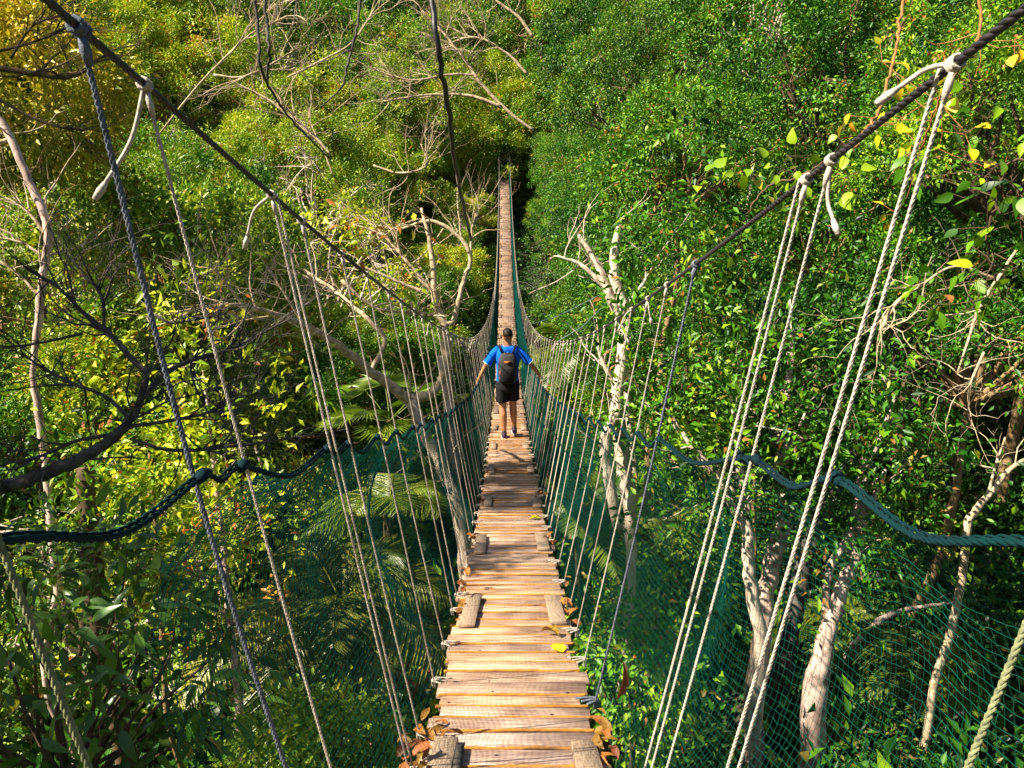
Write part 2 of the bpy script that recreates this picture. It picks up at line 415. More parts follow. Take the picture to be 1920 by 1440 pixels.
#            key     seed rx  rz  nl  lr   nc   k  spread L   W
make_proto('round', 1, 2.7, 2.3, 30, .92, 1750, 44, .14, .118, .054, M['bark_tan'])
make_proto('tall', 2, 2.4, 3.5, 36, .90, 2000, 44, .14, .115, .053, M['bark_pale'])
make_proto('wide', 3, 3.4, 1.9, 34, .88, 1850, 44, .15, .118, .054, M['bark_tan'])
make_proto('fine', 4, 2.8, 2.9, 36, .90, 2300, 48, .125, .088, .044, M['bark_brown'])
make_proto('open', 5, 2.9, 2.4, 20, .8, 700, 32, .17, .125, .056, M['bark_pale'], fill=.5, twigs=420, low=-1)
make_proto('shrub', 6, 1.0, .8, 9, .55, 420, 36, .10, .10, .045, M['bark_brown'], H=1.6, tr=.03, twigs=60, low=-1)

def tree(key, loc, s, leafmat, label, group, name='tree', cat='tree', rz=None, sz=None, barkmat=None, trunk=True):
    cm, tm = protos[key]
    root = empty(name, loc, random.uniform(0, 6.28) if rz is None else rz)
    root.scale = (s, s, s if sz is None else sz)
    c = bpy.data.objects.new('crown', cm); col.objects.link(c); c.parent = root
    if len(cm.materials) == 0: cm.materials.append(leafmat)
    c.material_slots[0].link = 'OBJECT'; c.material_slots[0].material = leafmat
    if trunk:
        t = bpy.data.objects.new('trunk', tm); col.objects.link(t); t.parent = root
        if barkmat is not None: t.material_slots[0].link = 'OBJECT'; t.material_slots[0].material = barkmat
    tag(root, label, cat, group)
    return root

def rowcol(p):
    d = p[1] * CP - p[2] * SP; up = p[1] * SP + p[2] * CP
    return 960 + FPX * p[0] / d, 720 - FPX * up / d, d

# --- the wood: trees one can tell apart, row behind row
def wood():
    y = 9.0
    while y < 92:
        step = 3.9 + .06 * y
        half = .72 * y + 5
        x = -half + random.uniform(0, step)
        while x < half:
            px = x + random.uniform(-.9, .9); py = y + random.uniform(-1.2, 1.2)
            D = math.hypot(px, py)
            s = random.uniform(.8, 1.15) * (1 + .016 * max(0, y - 16))
            ok = True
            if py < 58 and abs(px) < (2.6 * s + 1.2): ok = False
            if px > 0 and D < 12.5: ok = False
            if px < 0 and (D < 11 or -px / py > .85): ok = False
            if px > 0 and random.random() < .10: ok = False
            if .20 < px / py < .50 and D < 15.5: ok = False
            if -.30 < px / py < 0 and D < 15: ok = False
            if px < 0 and 18 < py < 54 and abs(px) < 4.6: ok = False
            if ok:
                if px < 0:
                    top = -1.6 + .05 * D + .02 * max(0, D - 25) * 3 + random.uniform(-1, 1.3)
                    if py < 56: top = min(top, -5.4 + .80 * abs(px) + (.6 if 32 < py < 38 or py > 47 else 0))
                    if py < 12.5: top = min(top, -3.9 + random.uniform(-.6, .5))
                    if py >= 52: top = ground(px, py) + random.uniform(9, 13)
                    r = random.random()
                    key = 'open' if r < .22 else ('round' if r < .5 else ('wide' if r < .75 else 'tall'))
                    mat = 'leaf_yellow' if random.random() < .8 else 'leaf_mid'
                else:
                    top = 1.0 + .15 * D + random.uniform(-3.4, 2.6)
                    if py >= 52: top = ground(px, py) + random.uniform(10, 14)
                    r = random.random()
                    key = 'fine' if r < .55 else ('round' if r < .75 else 'tall')
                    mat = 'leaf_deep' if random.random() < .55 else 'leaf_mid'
                rzp = {'round': 2.9, 'tall': 4.2, 'wide': 2.6, 'fine': 3.6, 'open': 3.0}[key]
                cz = top - rzp * s
                if cz - ground(px, py) > -1:
                    side = 'left' if px < 0 else 'right'
                    far = py > 50
                    kind = {'leaf_yellow': 'yellow-green', 'leaf_mid': 'mid green', 'leaf_deep': 'deep green', 'leaf_gold': 'golden yellow'}[mat]
                    if far: lab = '%s tree crown on the hillside behind the far end of the bridge' % kind
                    elif D < 22: lab = '%s leafy tree in the nearer wood on the %s of the bridge' % (kind, side)
                    else: lab = '%s leafy tree deeper in the wood on the %s of the bridge' % (kind, side)
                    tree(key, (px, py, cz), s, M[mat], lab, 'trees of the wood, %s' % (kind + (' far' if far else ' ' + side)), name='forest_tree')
                    if py < 50 and random.random() < (.8 if px > 0 else .7):
                        t2 = top - random.uniform(3.6, 5.0) * s * (1 if px > 0 else .8); x2 = px + random.uniform(-1.4, 1.4); y2 = py - random.uniform(.8, 1.8)
                        k2 = random.choice(['round', 'wide']) ; s2 = s * .8
                        if abs(x2) > 2.9 * s2 + .9 and t2 - ground(x2, y2) > 2.2 and math.hypot(x2, y2) > (15 if (.18 < x2 / y2 < .50 or -.32 < x2 / y2 < 0) else 10.5):
                            m2 = random.choice(['leaf_yellow', 'leaf_mid', 'leaf_mid']) if px < 0 else random.choice(['leaf_mid', 'leaf_mid', 'leaf_deep'])
                            kd = {'leaf_yellow': 'yellow-green', 'leaf_mid': 'mid green', 'leaf_deep': 'deep green'}[m2]
                            tree(k2, (x2, y2, t2 - 2.6 * s2), s2, M[m2], '%s low tree under the taller crowns on the %s of the bridge' % (kd, side), 'low %s trees %s' % (kd, side), name='forest_tree')
            x += step
        y += step * .92
wood()
for i, (x_, y_, t_) in enumerate(((-1.6, 59.5, 3.5), (2.2, 59.0, 4.5), (.3, 62.5, 6.5), (-4.2, 61, 5), (5, 62, 7))):
    tree(['wide', 'fine', 'tall', 'round', 'round'][i], (x_, y_, t_ - 3.6), 1.45, M[['leaf_yellow', 'leaf_mid', 'leaf_yellow', 'leaf_yellow', 'leaf_mid'][i]],
         ['yellow-green tree just left of the far landing', 'mid green tree just right of the far landing', 'tall yellow-green tree straight behind the far landing', 'round yellow-green tree behind the left post of the far landing', 'round mid green tree uphill right of the far landing'][i], None, name='forest_tree')

def lining():
    y = 15.5
    while y < 53:
        s = random.uniform(.62, .8)
        x = 2.3 + random.uniform(.0, .7) + .3; t = random.uniform(-2.2, -.6) + .09 * (y - 15)
        k = random.choice(['fine', 'round'])
        m = random.choice(['leaf_mid', 'leaf_deep', 'leaf_mid']); kd = {'leaf_yellow': 'yellow-green', 'leaf_mid': 'mid green', 'leaf_deep': 'deep green'}[m]
        tree(k, (x + .5, y, t - 2.9 * s), s, M[m], '%s tree with its crown close against the right netting of the bridge' % kd, '%s trees lining the right netting' % kd, name='forest_tree')
        tree('wide', (x + .2, y - .8, t - 2.9 * s - 2.4), s * .85, M[m], '%s low crown beneath the right side of the bridge' % kd, '%s low crowns under the right netting' % kd, name='forest_tree')
        if y > 17:
            s = random.uniform(.6, .8); m = random.choice(['leaf_mid', 'leaf_yellow', 'leaf_yellow']); kd = {'leaf_yellow': 'yellow-green', 'leaf_mid': 'mid green'}[m]
            tree(random.choice(['round', 'wide', 'open']), (-3.3 - random.uniform(0, .8), y + .9, min(-4.3, float(dz_(y)) + .9) + .02 * y - 2.6 * s), s, M[m], '%s tree with its crown close against the left netting of the bridge' % kd, '%s trees lining the left netting' % kd, name='forest_tree')
        y += 2.7
def dz_(y): return -5.55 + .0059 * (y - 27) ** 2
lining()
for x_, y_, z_, s_, m_, l_ in ((-3.6, 55.5, -1.4, .8, 'leaf_yellow', 'bright yellow-green crown filling the gap left of the far landing'), (-6.5, 54.0, -.6, 1.0, 'leaf_yellow', 'wide yellow-green crown second to the left of the far landing'),
                              (-9.5, 56.0, 1.0, 1.1, 'leaf_mid', 'mid green crown third to the left of the far landing'), (-2.6, 50.5, -3.4, .6, 'leaf_yellow', 'small yellow-green crown just before the far landing on the left')):
    tree('wide', (x_, y_, z_), s_, M[m_], l_, None, name='forest_tree')
# --- undergrowth: stuff
def undergrowth():
    n = 7500
    xs = rng.uniform(-1, 1, n)
    ys = 3 + 75 * rng.random(n) ** 1.25; xs = xs * (ys * .75 + 5)
    zs = ground(xs, ys)
    C = np.stack([xs, ys, zs + rng.uniform(.1, 1.4, n)], -1)
    N = unit(np.stack([rng.normal(0, .4, n), rng.normal(0, .4, n), np.ones(n)], -1))
    v, t, a = clumps_to_leaves(C, N, 34, .42, .22, .10, patch=.6)
    o = link('undergrowth', np_mesh('undergrowth', v, t, None, False, a), None, M['leaf_deep'])
    tag(o, 'dark green undergrowth covering the forest floor below the bridge', 'undergrowth', kind='stuff')
undergrowth()

# --- shrubs in the valley
def shrubs():
    spots = []
    for k in range(46):
        y = random.uniform(5.5, 30); x = random.uniform(-.62, .62) * y * 1.05
        if y < 12 and (.1 < x / y < .5 or -.52 < x / y < 0): continue
        spots.append((x, y))
    for x, y in spots:
        z = float(ground(x, y)) + random.uniform(.5, 1.3); s = random.uniform(.9, 2.0)
        side = 'left' if x < 0 else 'right'
        tree('shrub', (x, y, z), s, M[random.choice(['leaf_mid', 'leaf_deep', 'leaf_deep', 'leaf_yellow' if x < 0 else 'leaf_deep'])],  # deep green weighted on the right stands in for shade low down there
             'leafy shrub on the valley floor, low down on the %s of the bridge' % side, 'shrubs on the valley floor, %s' % side, name='shrub', cat='shrub')
shrubs()

# ------------------------------------------------------------------ traced trees
def branchy(mb, path, rad, n, L, lev=2, amp=.10, updir=(0, 0, .5), t0=.35):
    """side twigs along a path, recursive"""
    path = np.asarray(path)
    for _ in range(n):
        i = int(len(path) * (t0 + (1 - t0) * random.random())); i = min(max(i, 1), len(path) - 1)
        tan = unit(path[i] - path[i - 1]); d = unit(tan * .8 + rng.normal(0, .65, 3) + np.array(updir) * .5)
        l = L * random.uniform(.5, 1.2); r = max(.0018, min(rad[i] * .55, l * .014))
        m = 7; p = [path[i]]; dd = d
        for s in range(m):
            dd = unit(dd + rng.normal(0, .20, 3) + np.array(updir) * .05); p.append(p[-1] + dd * l / m)
        rr = np.linspace(r, r * .3, m + 1); mb.tube(np.array(p), rr, 4 if r > .006 else 3, cap=False)
        if lev > 1: branchy(mb, np.array(p), rr, max(2, int(n * .35)), L * .5, lev - 1, amp, updir, .3)

def traced(name, parts, barkmat, label, cat='tree', group=None, twig=(6, .9, 2), foliage=None, leafmat=None, d0=10, foot=None, twigmat=None):
    """parts: list of polylines of (px, py, width_px, depth)"""
    root = empty(name)
    tm = MB(); lst = []; tips = []
    first = True; rootpt = None
    for part in parts:
        a = np.array([(*P(px, py, d), w * d / FPX / 2) for px, py, w, d in part])
        s = spline(a, 7); s[:, :3] += rng.normal(0, 1, (len(s), 3)) * np.minimum(s[:, 3:4] * .12, .02)
        pts, rr = s[:, :3], np.maximum(s[:, 3], .002)
        if first:
            rootpt = pts[0].copy()
            gz = float(ground(rootpt[0], rootpt[1]))
            if foot is None and gz < rootpt[2] - .2:
                ext, er = wiggle((rootpt[0] + random.uniform(-.3, .3), rootpt[1] + random.uniform(-.1, .4), gz - .3), rootpt, rr[0] * 1.25, rr[0], 8, .02)
                pts = np.concatenate([ext[:-1], pts]); rr = np.concatenate([er[:-1], rr])
        bm_ = MB(); tgt = tm if first else bm_
        tgt.tube(pts, rr, 9 if rr.max() > .04 else 6, cap=True)
        branchy(bm_, pts[-len(s):], rr[-len(s):], twig[0], twig[1], twig[2])
        tips.append(pts[len(pts) // 2:])
        if bm_.n: lst.append(('twigs' if first else 'branch', bm_))
        first = False
    t = tm.obj('trunk', barkmat, None, True)
    base = np.array([tm.v[0][0]])[0]
    root.location = (base[0], base[1], base[2])
    off = Vector(root.location)
    def attach(o):
        o.parent = root; o.location = -off
    attach(t)
    for nm_, b_ in lst: attach(b_.obj(nm_, twigmat or barkmat, None, True))
    if foliage:
        nc, k, L, W, spread, reach = foliage
        T = np.concatenate(tips); C = T[rng.integers(0, len(T), nc)] + rng.normal(0, reach, (nc, 3)) + np.array((0, 0, reach * .4))
        C = C[np.abs(C[:, 0]) > 1.15]; nc = len(C)
        N = unit(rng.normal(0, 1, (nc, 3)) + np.array((0, 0, .5)))
        v, tt, a = clumps_to_leaves(C, N, k, spread, L, W)
        attach(link('crown', np_mesh('crown', v, tt, None, False, a), None, leafmat))
    tag(root, label, cat, group)
    return root

D = 9.6
traced('pale_tree', [
    [(905, 1250, 34, 10.2), (868, 985, 27, D), (830, 880, 25, D), (795, 810, 23, D), (768, 750, 24, D)],
    [(768, 750, 22, D), (700, 700, 19, D - .2), (635, 650, 17, D - .5), (570, 610, 14, D - .9), (500, 585, 11, D - 1.3), (430, 572, 8, D - 1.7), (330, 585, 4, D - 2)],
    [(695, 697, 10, D), (722, 640, 10, D), (692, 600, 9, D), (660, 573, 9, D + .2), (620, 540, 8, D + .4), (572, 508, 6, D + .6)],
    [(768, 750, 20, D), (812, 735, 18, D), (832, 700, 18, D), (838, 655, 18, D), (828, 600, 15, D), (815, 560, 13, D), (812, 500, 11, D), (803, 440, 8, D), (790, 390, 5, D)],
    [(812, 548, 10, D), (775, 505, 9, D), (750, 475, 7, D), (715, 440, 5, D), (660, 420, 3, D)],
    [(806, 552, 8, D), (750, 530, 6, D), (700, 508, 5, D), (650, 490, 3, D)],
    [(828, 605, 12, D), (850, 600, 11, D), (868, 530, 10, D), (882, 485, 9, D), (862, 445, 8, D), (810, 415, 7, D), (750, 430, 4, D)],
    [(882, 485, 5, D), (885, 440, 4, D), (892, 400, 3, D)],
    [(640, 525, 8, D), (700, 575, 6, D), (760, 585, 6, D), (805, 590, 7, D)],
    [(570, 610, 6, D - .9), (530, 545, 5, D - 1), (500, 500, 3, D - 1)],
    [(460, 577, 6, D - 1.5), (430, 540, 4, D - 1.6), (400, 505, 3, D - 1.7)],
], M['bark_pale'], 'pale smooth-barked bare tree forking low, just left of the walker', twig=(11, .8, 2), foliage=(40, 14, .13, .06, .15, .5), leafmat=M['leaf_yellow'], twigmat=M['twig'])
traced('pale_tree', [
    [(878, 1150, 24, 10.2), (862, 980, 23, 9.8), (850, 850, 22, 9.8), (838, 720, 20, 9.8), (829, 668, 17, 9.8)],
], M['bark_pale'], 'straight spotted pale trunk rising beside the forked bare tree, ending in a stub', twig=(3, .5, 1))
D = 9.9
traced('pale_tree', [
    [(1185, 1100, 16, D), (1180, 950, 27, D), (1170, 870, 30, D), (1158, 770, 26, D), (1168, 660, 24, D), (1170, 590, 22, D), (1152, 505, 20, D), (1160, 420, 12, D)],
    [(1158, 990, 20, D - .3), (1140, 880, 22, D - .3), (1136, 820, 22, D - .3), (1160, 765, 20, D)],
    [(1165, 600, 16, D), (1140, 550, 18, D), (1120, 495, 13, D), (1085, 440, 6, D)],
    [(1135, 540, 10, D), (1090, 497, 8, D), (1045, 480, 4, D)],
    [(1162, 740, 9, D), (1135, 690, 8, D), (1120, 650, 5, D)],
    [(1165, 585, 7, D), (1200, 540, 7, D), (1225, 500, 4, D)],
    [(1192, 900, 18, D + .3), (1180, 800, 18, D + .3), (1178, 740, 16, D + .2)],
], M['bark_pale'], 'pale mottled tree with twin trunks close to the right of the walker', twig=(5, .8, 2), foliage=(240, 26, .11, .05, .16, .75), leafmat=M['leaf_mid'])
D = 9.0
traced('pale_tree', [
    [(1425, 1190, 26, D), (1408, 1080, 25, D), (1397, 950, 22, D), (1386, 870, 15, D), (1378, 790, 9, D), (1370, 740, 5, D)],
    [(1400, 1000, 16, D), (1345, 895, 14, D), (1295, 835, 13, D), (1258, 785, 9, D)],
    [(1390, 940, 9, D), (1360, 900, 9, D), (1345, 870, 6, D)],
], M['bark_pale'], 'pale trunk with limb slanting left to a cut end, behind right hand rope', twig=(4, .8, 2), foliage=(110, 24, .11, .05, .16, .5), leafmat=M['leaf_mid'])
D = 9.6
traced('pale_tree', [
    [(1428, 1180, 34, D), (1450, 1050, 33, D), (1478, 960, 30, D), (1466, 880, 29, D), (1470, 800, 22, D), (1478, 720, 14, D), (1486, 640, 9, D), (1480, 560, 5, D)],
    [(1480, 960, 14, D), (1462, 860, 12, D), (1440, 800, 8, D), (1430, 770, 5, D)],
    [(1470, 860, 9, D), (1500, 800, 7, D), (1515, 760, 4, D)],
], M['bark_pink'], 'pinkish rough trunk rising behind the slanting pale limb on the right', twig=(5, .9, 2), foliage=(120, 24, .11, .05, .16, .6), leafmat=M['leaf_deep'])
D = 9.2
traced('pale_tree', [
    [(1528, 1285, 46, D), (1548, 1200, 34, D), (1575, 1110, 29, D), (1602, 1040, 28, D), (1612, 960, 26, D), (1618, 890, 18, D), (1650, 820, 10, D), (1680, 740, 6, D)],
    [(1548, 1200, 14, D), (1552, 1080, 15, D), (1590, 1010, 16, D), (1640, 930, 12, D), (1660, 880, 6, D)],
], M['bark_pink'], 'mottled tan trunk leaning right, rightmost of the lit trunks below the teal hand rope', twig=(5, .9, 2), foliage=(120, 24, .11, .05, .16, .6), leafmat=M['leaf_mid'])
traced('leaning_tree', [
    [(1462, 1290, 44, 11), (1490, 1140, 38, 11), (1530, 990, 32, 11), (1575, 900, 22, 11.2), (1625, 790, 14, 11.5), (1690, 600, 8, 12)],
    [(1690, 600, 6, 12), (1725, 520, 6, 12), (1790, 450, 4, 12)],
], M['bark_dark'], 'grey shaded trunk leaning right between the lit trunks on the right', twig=(4, .9, 2))  # dark bark colour carries the shade on this trunk
traced('fallen_branch', [
    [(1585, 1235, 16, 12), (1625, 1185, 14, 12), (1665, 1155, 12, 12), (1720, 1140, 9, 12.4), (1790, 1130, 5, 12.6)],
], M['bark_pink'], 'broken pale branch lying in the leaves at lower right', 'branch', twig=(4, .4, 1))
traced('bare_tree', [
    [(1815, 975, 15, 9), (1852, 930, 12, 9), (1895, 880, 9, 9), (1960, 840, 6, 9)],
    [(1852, 930, 7, 9), (1868, 870, 5, 9), (1885, 820, 4, 9)],
], M['twig'], 'thin bare yellowish branch at the right edge above the dark rope', twig=(6, .6, 2))
traced('bare_tree', [
    [(1905, 470, 5, 7), (1870, 525, 7, 7), (1835, 580, 6, 7), (1815, 640, 5, 7), (1795, 700, 3, 7)],
    [(1870, 525, 6, 7), (1790, 500, 5, 7), (1720, 540, 6, 7), (1680, 570, 9, 7), (1650, 620, 8, 7)],
    [(1845, 660, 5, 7), (1820, 720, 5, 7), (1815, 770, 3, 7)],
], M['twig'], 'spidery pale twigs hanging over the dark leaves at the right edge', twig=(10, .7, 2), foot=0)
# left side
traced('slim_tree', [
    [(452, 1398, 17, 7.4), (447, 1300, 17, 7.4), (435, 1200, 14, 7.4), (424, 1080, 13, 7.4), (416, 990, 12, 7.4), (404, 915, 10, 7.4), (396, 820, 7, 7.4), (385, 730, 5, 7.4)],
    [(425, 1160, 6, 7.4), (400, 1120, 6, 7.4), (370, 1060, 5, 7.4), (350, 1010, 3, 7.4)],
], M['bark_pink'], 'slim pale trunk standing in shade at lower left, lit along its left side', twig=(5, .6, 2), foliage=(60, 24, .11, .05, .13, .42), leafmat=M['leaf_yellow'])
traced('slim_tree', [
    [(312, 1345, 11, 8.2), (306, 1220, 11, 8.2), (300, 1120, 10, 8.2), (293, 1020, 9, 8.2), (286, 925, 8, 8.2), (280, 850, 5, 8.2)],
], M['bark_tan'], 'thin orange-lit trunk left of the pinkish slim one, wrapped in yellow leaves', twig=(6, .6, 2), foliage=(90, 24, .11, .05, .13, .42), leafmat=M['leaf_yellow'])
traced('slim_tree', [
    [(366, 1260, 6, 10.4), (366, 1150, 6, 10.4), (358, 1040, 5, 10.4), (350, 950, 4, 10.4)],
], M['bark_brown'], 'very thin dull stem between the two slim trunks at lower left', twig=(4, .5, 2), foliage=(100, 24, .11, .05, .13, .4), leafmat=M['leaf_yellow'])
traced('slim_tree', [
    [(95, 975, 17, 8), (85, 870, 14, 8), (72, 770, 15, 8), (62, 700, 11, 8), (74, 590, 15, 8), (84, 500, 15, 8), (90, 425, 16, 8), (55, 340, 15, 8), (15, 250, 14, 8), (-40, 170, 12, 8)],
    [(20, 260, 9, 8), (-5, 265, 8, 8), (-50, 240, 7, 8)],
    [(85, 440, 7, 8), (50, 395, 5, 8), (10, 370, 3, 8)],
    [(80, 480, 7, 8), (40, 455, 5, 8), (-10, 445, 4, 8)],
    [(78, 560, 6, 8), (40, 520, 4, 8), (0, 490, 3, 8)],
], M['bark_pink'], 'crooked pinkish white trunk at the far left edge with twiggy branches', twig=(8, .8, 2), twigmat=M['twig'])
traced('mossy_tree', [
    [(185, 1200, 40, 7), (175, 1080, 38, 7), (165, 960, 34, 7), (158, 880, 30, 7)],
    [(178, 1090, 20, 7), (160, 1150, 14, 7), (150, 1230, 8, 7)],
], M['bark_brown'], 'thick brown vine-wrapped stump rising at left beneath the dark leaning limb', twig=(8, .5, 2), foliage=(50, 20, .09, .04, .1, .3), leafmat=M['leaf_mid'])
D = 5.2
traced('dark_bare_tree', [
    [(-60, 935, 28, D), (30, 908, 26, D), (110, 878, 25, D), (170, 850, 22, D), (220, 815, 19, D), (248, 780, 16, D), (265, 745, 14, D), (275, 700, 12, D)],
    [(275, 700, 12, D), (240, 665, 12, D), (200, 620, 11, D), (155, 585, 8, D), (110, 540, 6, D), (40, 500, 4, D)],
    [(262, 750, 10, D), (310, 700, 10, D), (360, 675, 9, D), (430, 655, 7, D), (490, 625, 5, D), (545, 598, 3, D)],
    [(248, 790, 9, D), (200, 745, 8, D), (140, 720, 7, D), (80, 690, 5, D), (40, 660, 4, D)],
    [(240, 800, 9, D), (310, 790, 7, D), (400, 770, 6, D), (440, 730, 4, D)],
    [(225, 815, 9, D), (150, 825, 7, D), (90, 850, 6, D), (30, 870, 4, D)],
    [(250, 825, 8, D), (330, 845, 7, D), (450, 835, 6, D), (590, 815, 4, D)],
    [(195, 615, 7, D), (192, 560, 6, D), (165, 520, 4, D)],
    [(155, 625, 6, D), (90, 640, 5, D), (20, 650, 5, D), (-40, 645, 4, D)],
    [(290, 590, 6, D), (320, 605, 6, D), (360, 600, 4, D), (420, 590, 3, D)],
], M['bark_dark'], 'shade-dark leafless tree leaning in from the left edge with spreading twigs', twig=(18, .6, 2), foot=0)  # shade over these limbs is put into the dark bark colour
traced('bare_tree', [
    [(1000, 244, 5, 15), (960, 215, 6, 15), (905, 160, 6, 15), (870, 110, 5, 15), (830, 60, 4, 15), (790, 20, 4, 15)],
    [(940, 200, 7, 15), (880, 180, 6, 15), (800, 178, 4, 15), (720, 190, 3, 15)],
    [(890, 140, 5, 15), (840, 140, 4, 15), (770, 150, 3, 15), (700, 130, 3, 15)],
    [(1000, 70, 6, 15), (970, 30, 6, 15), (920, -5, 5, 15), (880, -40, 4, 15)],
    [(990, 140, 6, 15), (950, 100, 5, 15), (890, 70, 4, 15), (820, 90, 3, 15)],
], M['twig'], 'bare straw-coloured branches spreading left at the top centre', twig=(16, 1.0, 3), foot=0)
traced('bare_tree', [
    [(620, 290, 4, 11), (585, 250, 5, 11), (545, 220, 5, 11), (500, 185, 4, 11), (450, 160, 4, 11)],
    [(300, 250, 3, 9), (355, 180, 4, 9), (400, 130, 4, 9), (470, 65, 4, 9), (540, 30, 4, 9)],
    [(400, 140, 5, 9), (450, 145, 4, 9), (500, 125, 4, 9), (560, 90, 3, 9)],
    [(540, 145, 4, 11), (600, 115, 4, 11), (660, 80, 3, 11), (700, 20, 3, 11)],
    [(625, 330, 3, 11), (600, 270, 4, 11), (560, 235, 4, 11)],
    [(700, 310, 4, 13), (750, 325, 5, 13), (800, 310, 4, 13), (790, 270, 3, 13)],
], M['twig'], 'bare tan twigs crossing the sunlit leaves at upper left', twig=(14, .9, 2), foot=0)
traced('bare_tree', [
    [(-40, 120, 12, 6), (40, 135, 11, 6), (120, 145, 9, 6), (170, 130, 5, 6)],
    [(-20, 100, 6, 6), (60, 80, 5, 6), (130, 50, 4, 6)],
    [(-30, 170, 7, 6), (40, 210, 6, 6), (100, 235, 5, 6), (160, 245, 3, 6)],
    [(20, 110, 5, 6), (60, 50, 4, 6), (110, 30, 3, 6)],
], M['bark_brown'], 'reddish brown bare branches in front of the golden tree at the top left corner', twig=(12, .6, 2), foot=0)

tree('round', tuple(P(1275, 335, 12.3)), .52, M['leaf_mid'], 'leafy mid green crown over the tops of the twin pale trunks', None, name='forest_tree', sz=.5)
tree('wide', tuple(P(1430, 640, 12.5)), .5, M['leaf_deep'], 'deep green crown above the slanting pale trunks at mid right', None, name='forest_tree')
# vines
def vine(pts, mat, label, name='hanging_vine', cat='vine', leafy=None, twig=(0, 0, 1)):
    a = np.array([(*P(px, py, d), w * d / FPX / 2) for px, py, w, d in pts]); s = spline(a, 8)
    s[:, :3] += rng.normal(0, .004, (len(s), 3))
    mb = MB(); mb.tube(s[:, :3], s[:, 3], 6)
    if twig[0]: branchy(mb, s[:, :3], s[:, 3], *twig)
    if leafy is None:
        return tag(mb.obj(name, mat, None, True), label, cat)
    r = empty(name); mb.obj('stem', mat, r, True)
    nc, k, L, W, reach, lm = leafy
    C = s[rng.integers(0, len(s), nc), :3] + rng.normal(0, reach, (nc, 3)); N = unit(rng.normal(0, 1, (nc, 3)) + np.array((0, -.4, .2)))
    o_, st = fine_foliage('foliage', C, N, k, .06, L, W, .7, lm, r)
    for c_ in C:
        j = int(np.argmin(np.linalg.norm(s[:, :3] - c_, axis=1))); p_, q_ = wiggle(s[j, :3], c_, .0026, .0014, 4, .08); st.tube(p_, q_, 3, cap=False)
    st.obj('twigs', mat, r)
    return tag(r, label, cat)
vine([(1700, -60, 6, 3.2), (1688, 40, 6, 3.1), (1672, 130, 6, 3), (1645, 210, 6, 2.8), (1620, 250, 6, 2.6), (1603, 278, 6, 2.3)], M['vine_orange'], 'orange-brown vine dropping onto the right cable from the top edge')
vine([(1825, -60, 7, 3.6), (1838, 30, 6, 3.6), (1825, 90, 6, 3.6), (1760, 190, 5, 3.8), (1728, 280, 4, 4)], M['vine_orange'], 'curling orange vine with large yellowing leaves at the top right corner',
     leafy=(13, 3, .07, .05, .2, M['leaf_gold']), twig=(8, .35, 1))
vine([(1985, 330, 6, 3.4), (1900, 300, 5, 3.5), (1870, 370, 5, 3.6), (1850, 460, 4, 3.6), (1880, 560, 3, 3.7)], M['bark_brown'], 'leafy green creeper hanging at the right edge below the cable knot',
     leafy=(34, 5, .085, .045, .22, M['leaf_mid']), twig=(6, .3, 1))
vine([(1400, 400, 3, 5), (1440, 350, 4, 5), (1500, 330, 4, 4.8), (1550, 300, 3, 4.6)], M['bark_brown'], 'lime green broad leaves of a creeper behind the right cable',
     leafy=(12, 4, .09, .065, .12, M['leaf_lime']))
vine([(805, -40, 11, 4), (822, 90, 11, 4), (838, 190, 10, 4.4), (852, 290, 9, 5), (866, 370, 7, 6), (884, 450, 5, 8)], M['cable'], 'black cable slanting down from the top edge towards the bare tree by the bridge', 'guy_cable', 'cable')
vine([(478, -30, 6, 6), (484, 60, 6, 6), (490, 130, 6, 6), (520, 190, 5, 6.5), (560, 240, 4, 7), (620, 300, 3, 8)], M['bark_dark'], 'dark thin liana hanging from the top edge, left one of a close pair')
vine([(494, -30, 6, 6), (500, 40, 6, 6), (505, 100, 6, 6), (500, 150, 5, 6.5)], M['bark_dark'], 'dark thin liana hanging from the top edge, right one of a close pair')
vine([(676, -30, 5, 8), (672, 40, 5, 8), (655, 110, 5, 8), (640, 165, 4, 8), (600, 200, 3, 8)], M['bark_dark'], 'dark bent liana left of the black cable at the top', twig=(5, .5, 1))

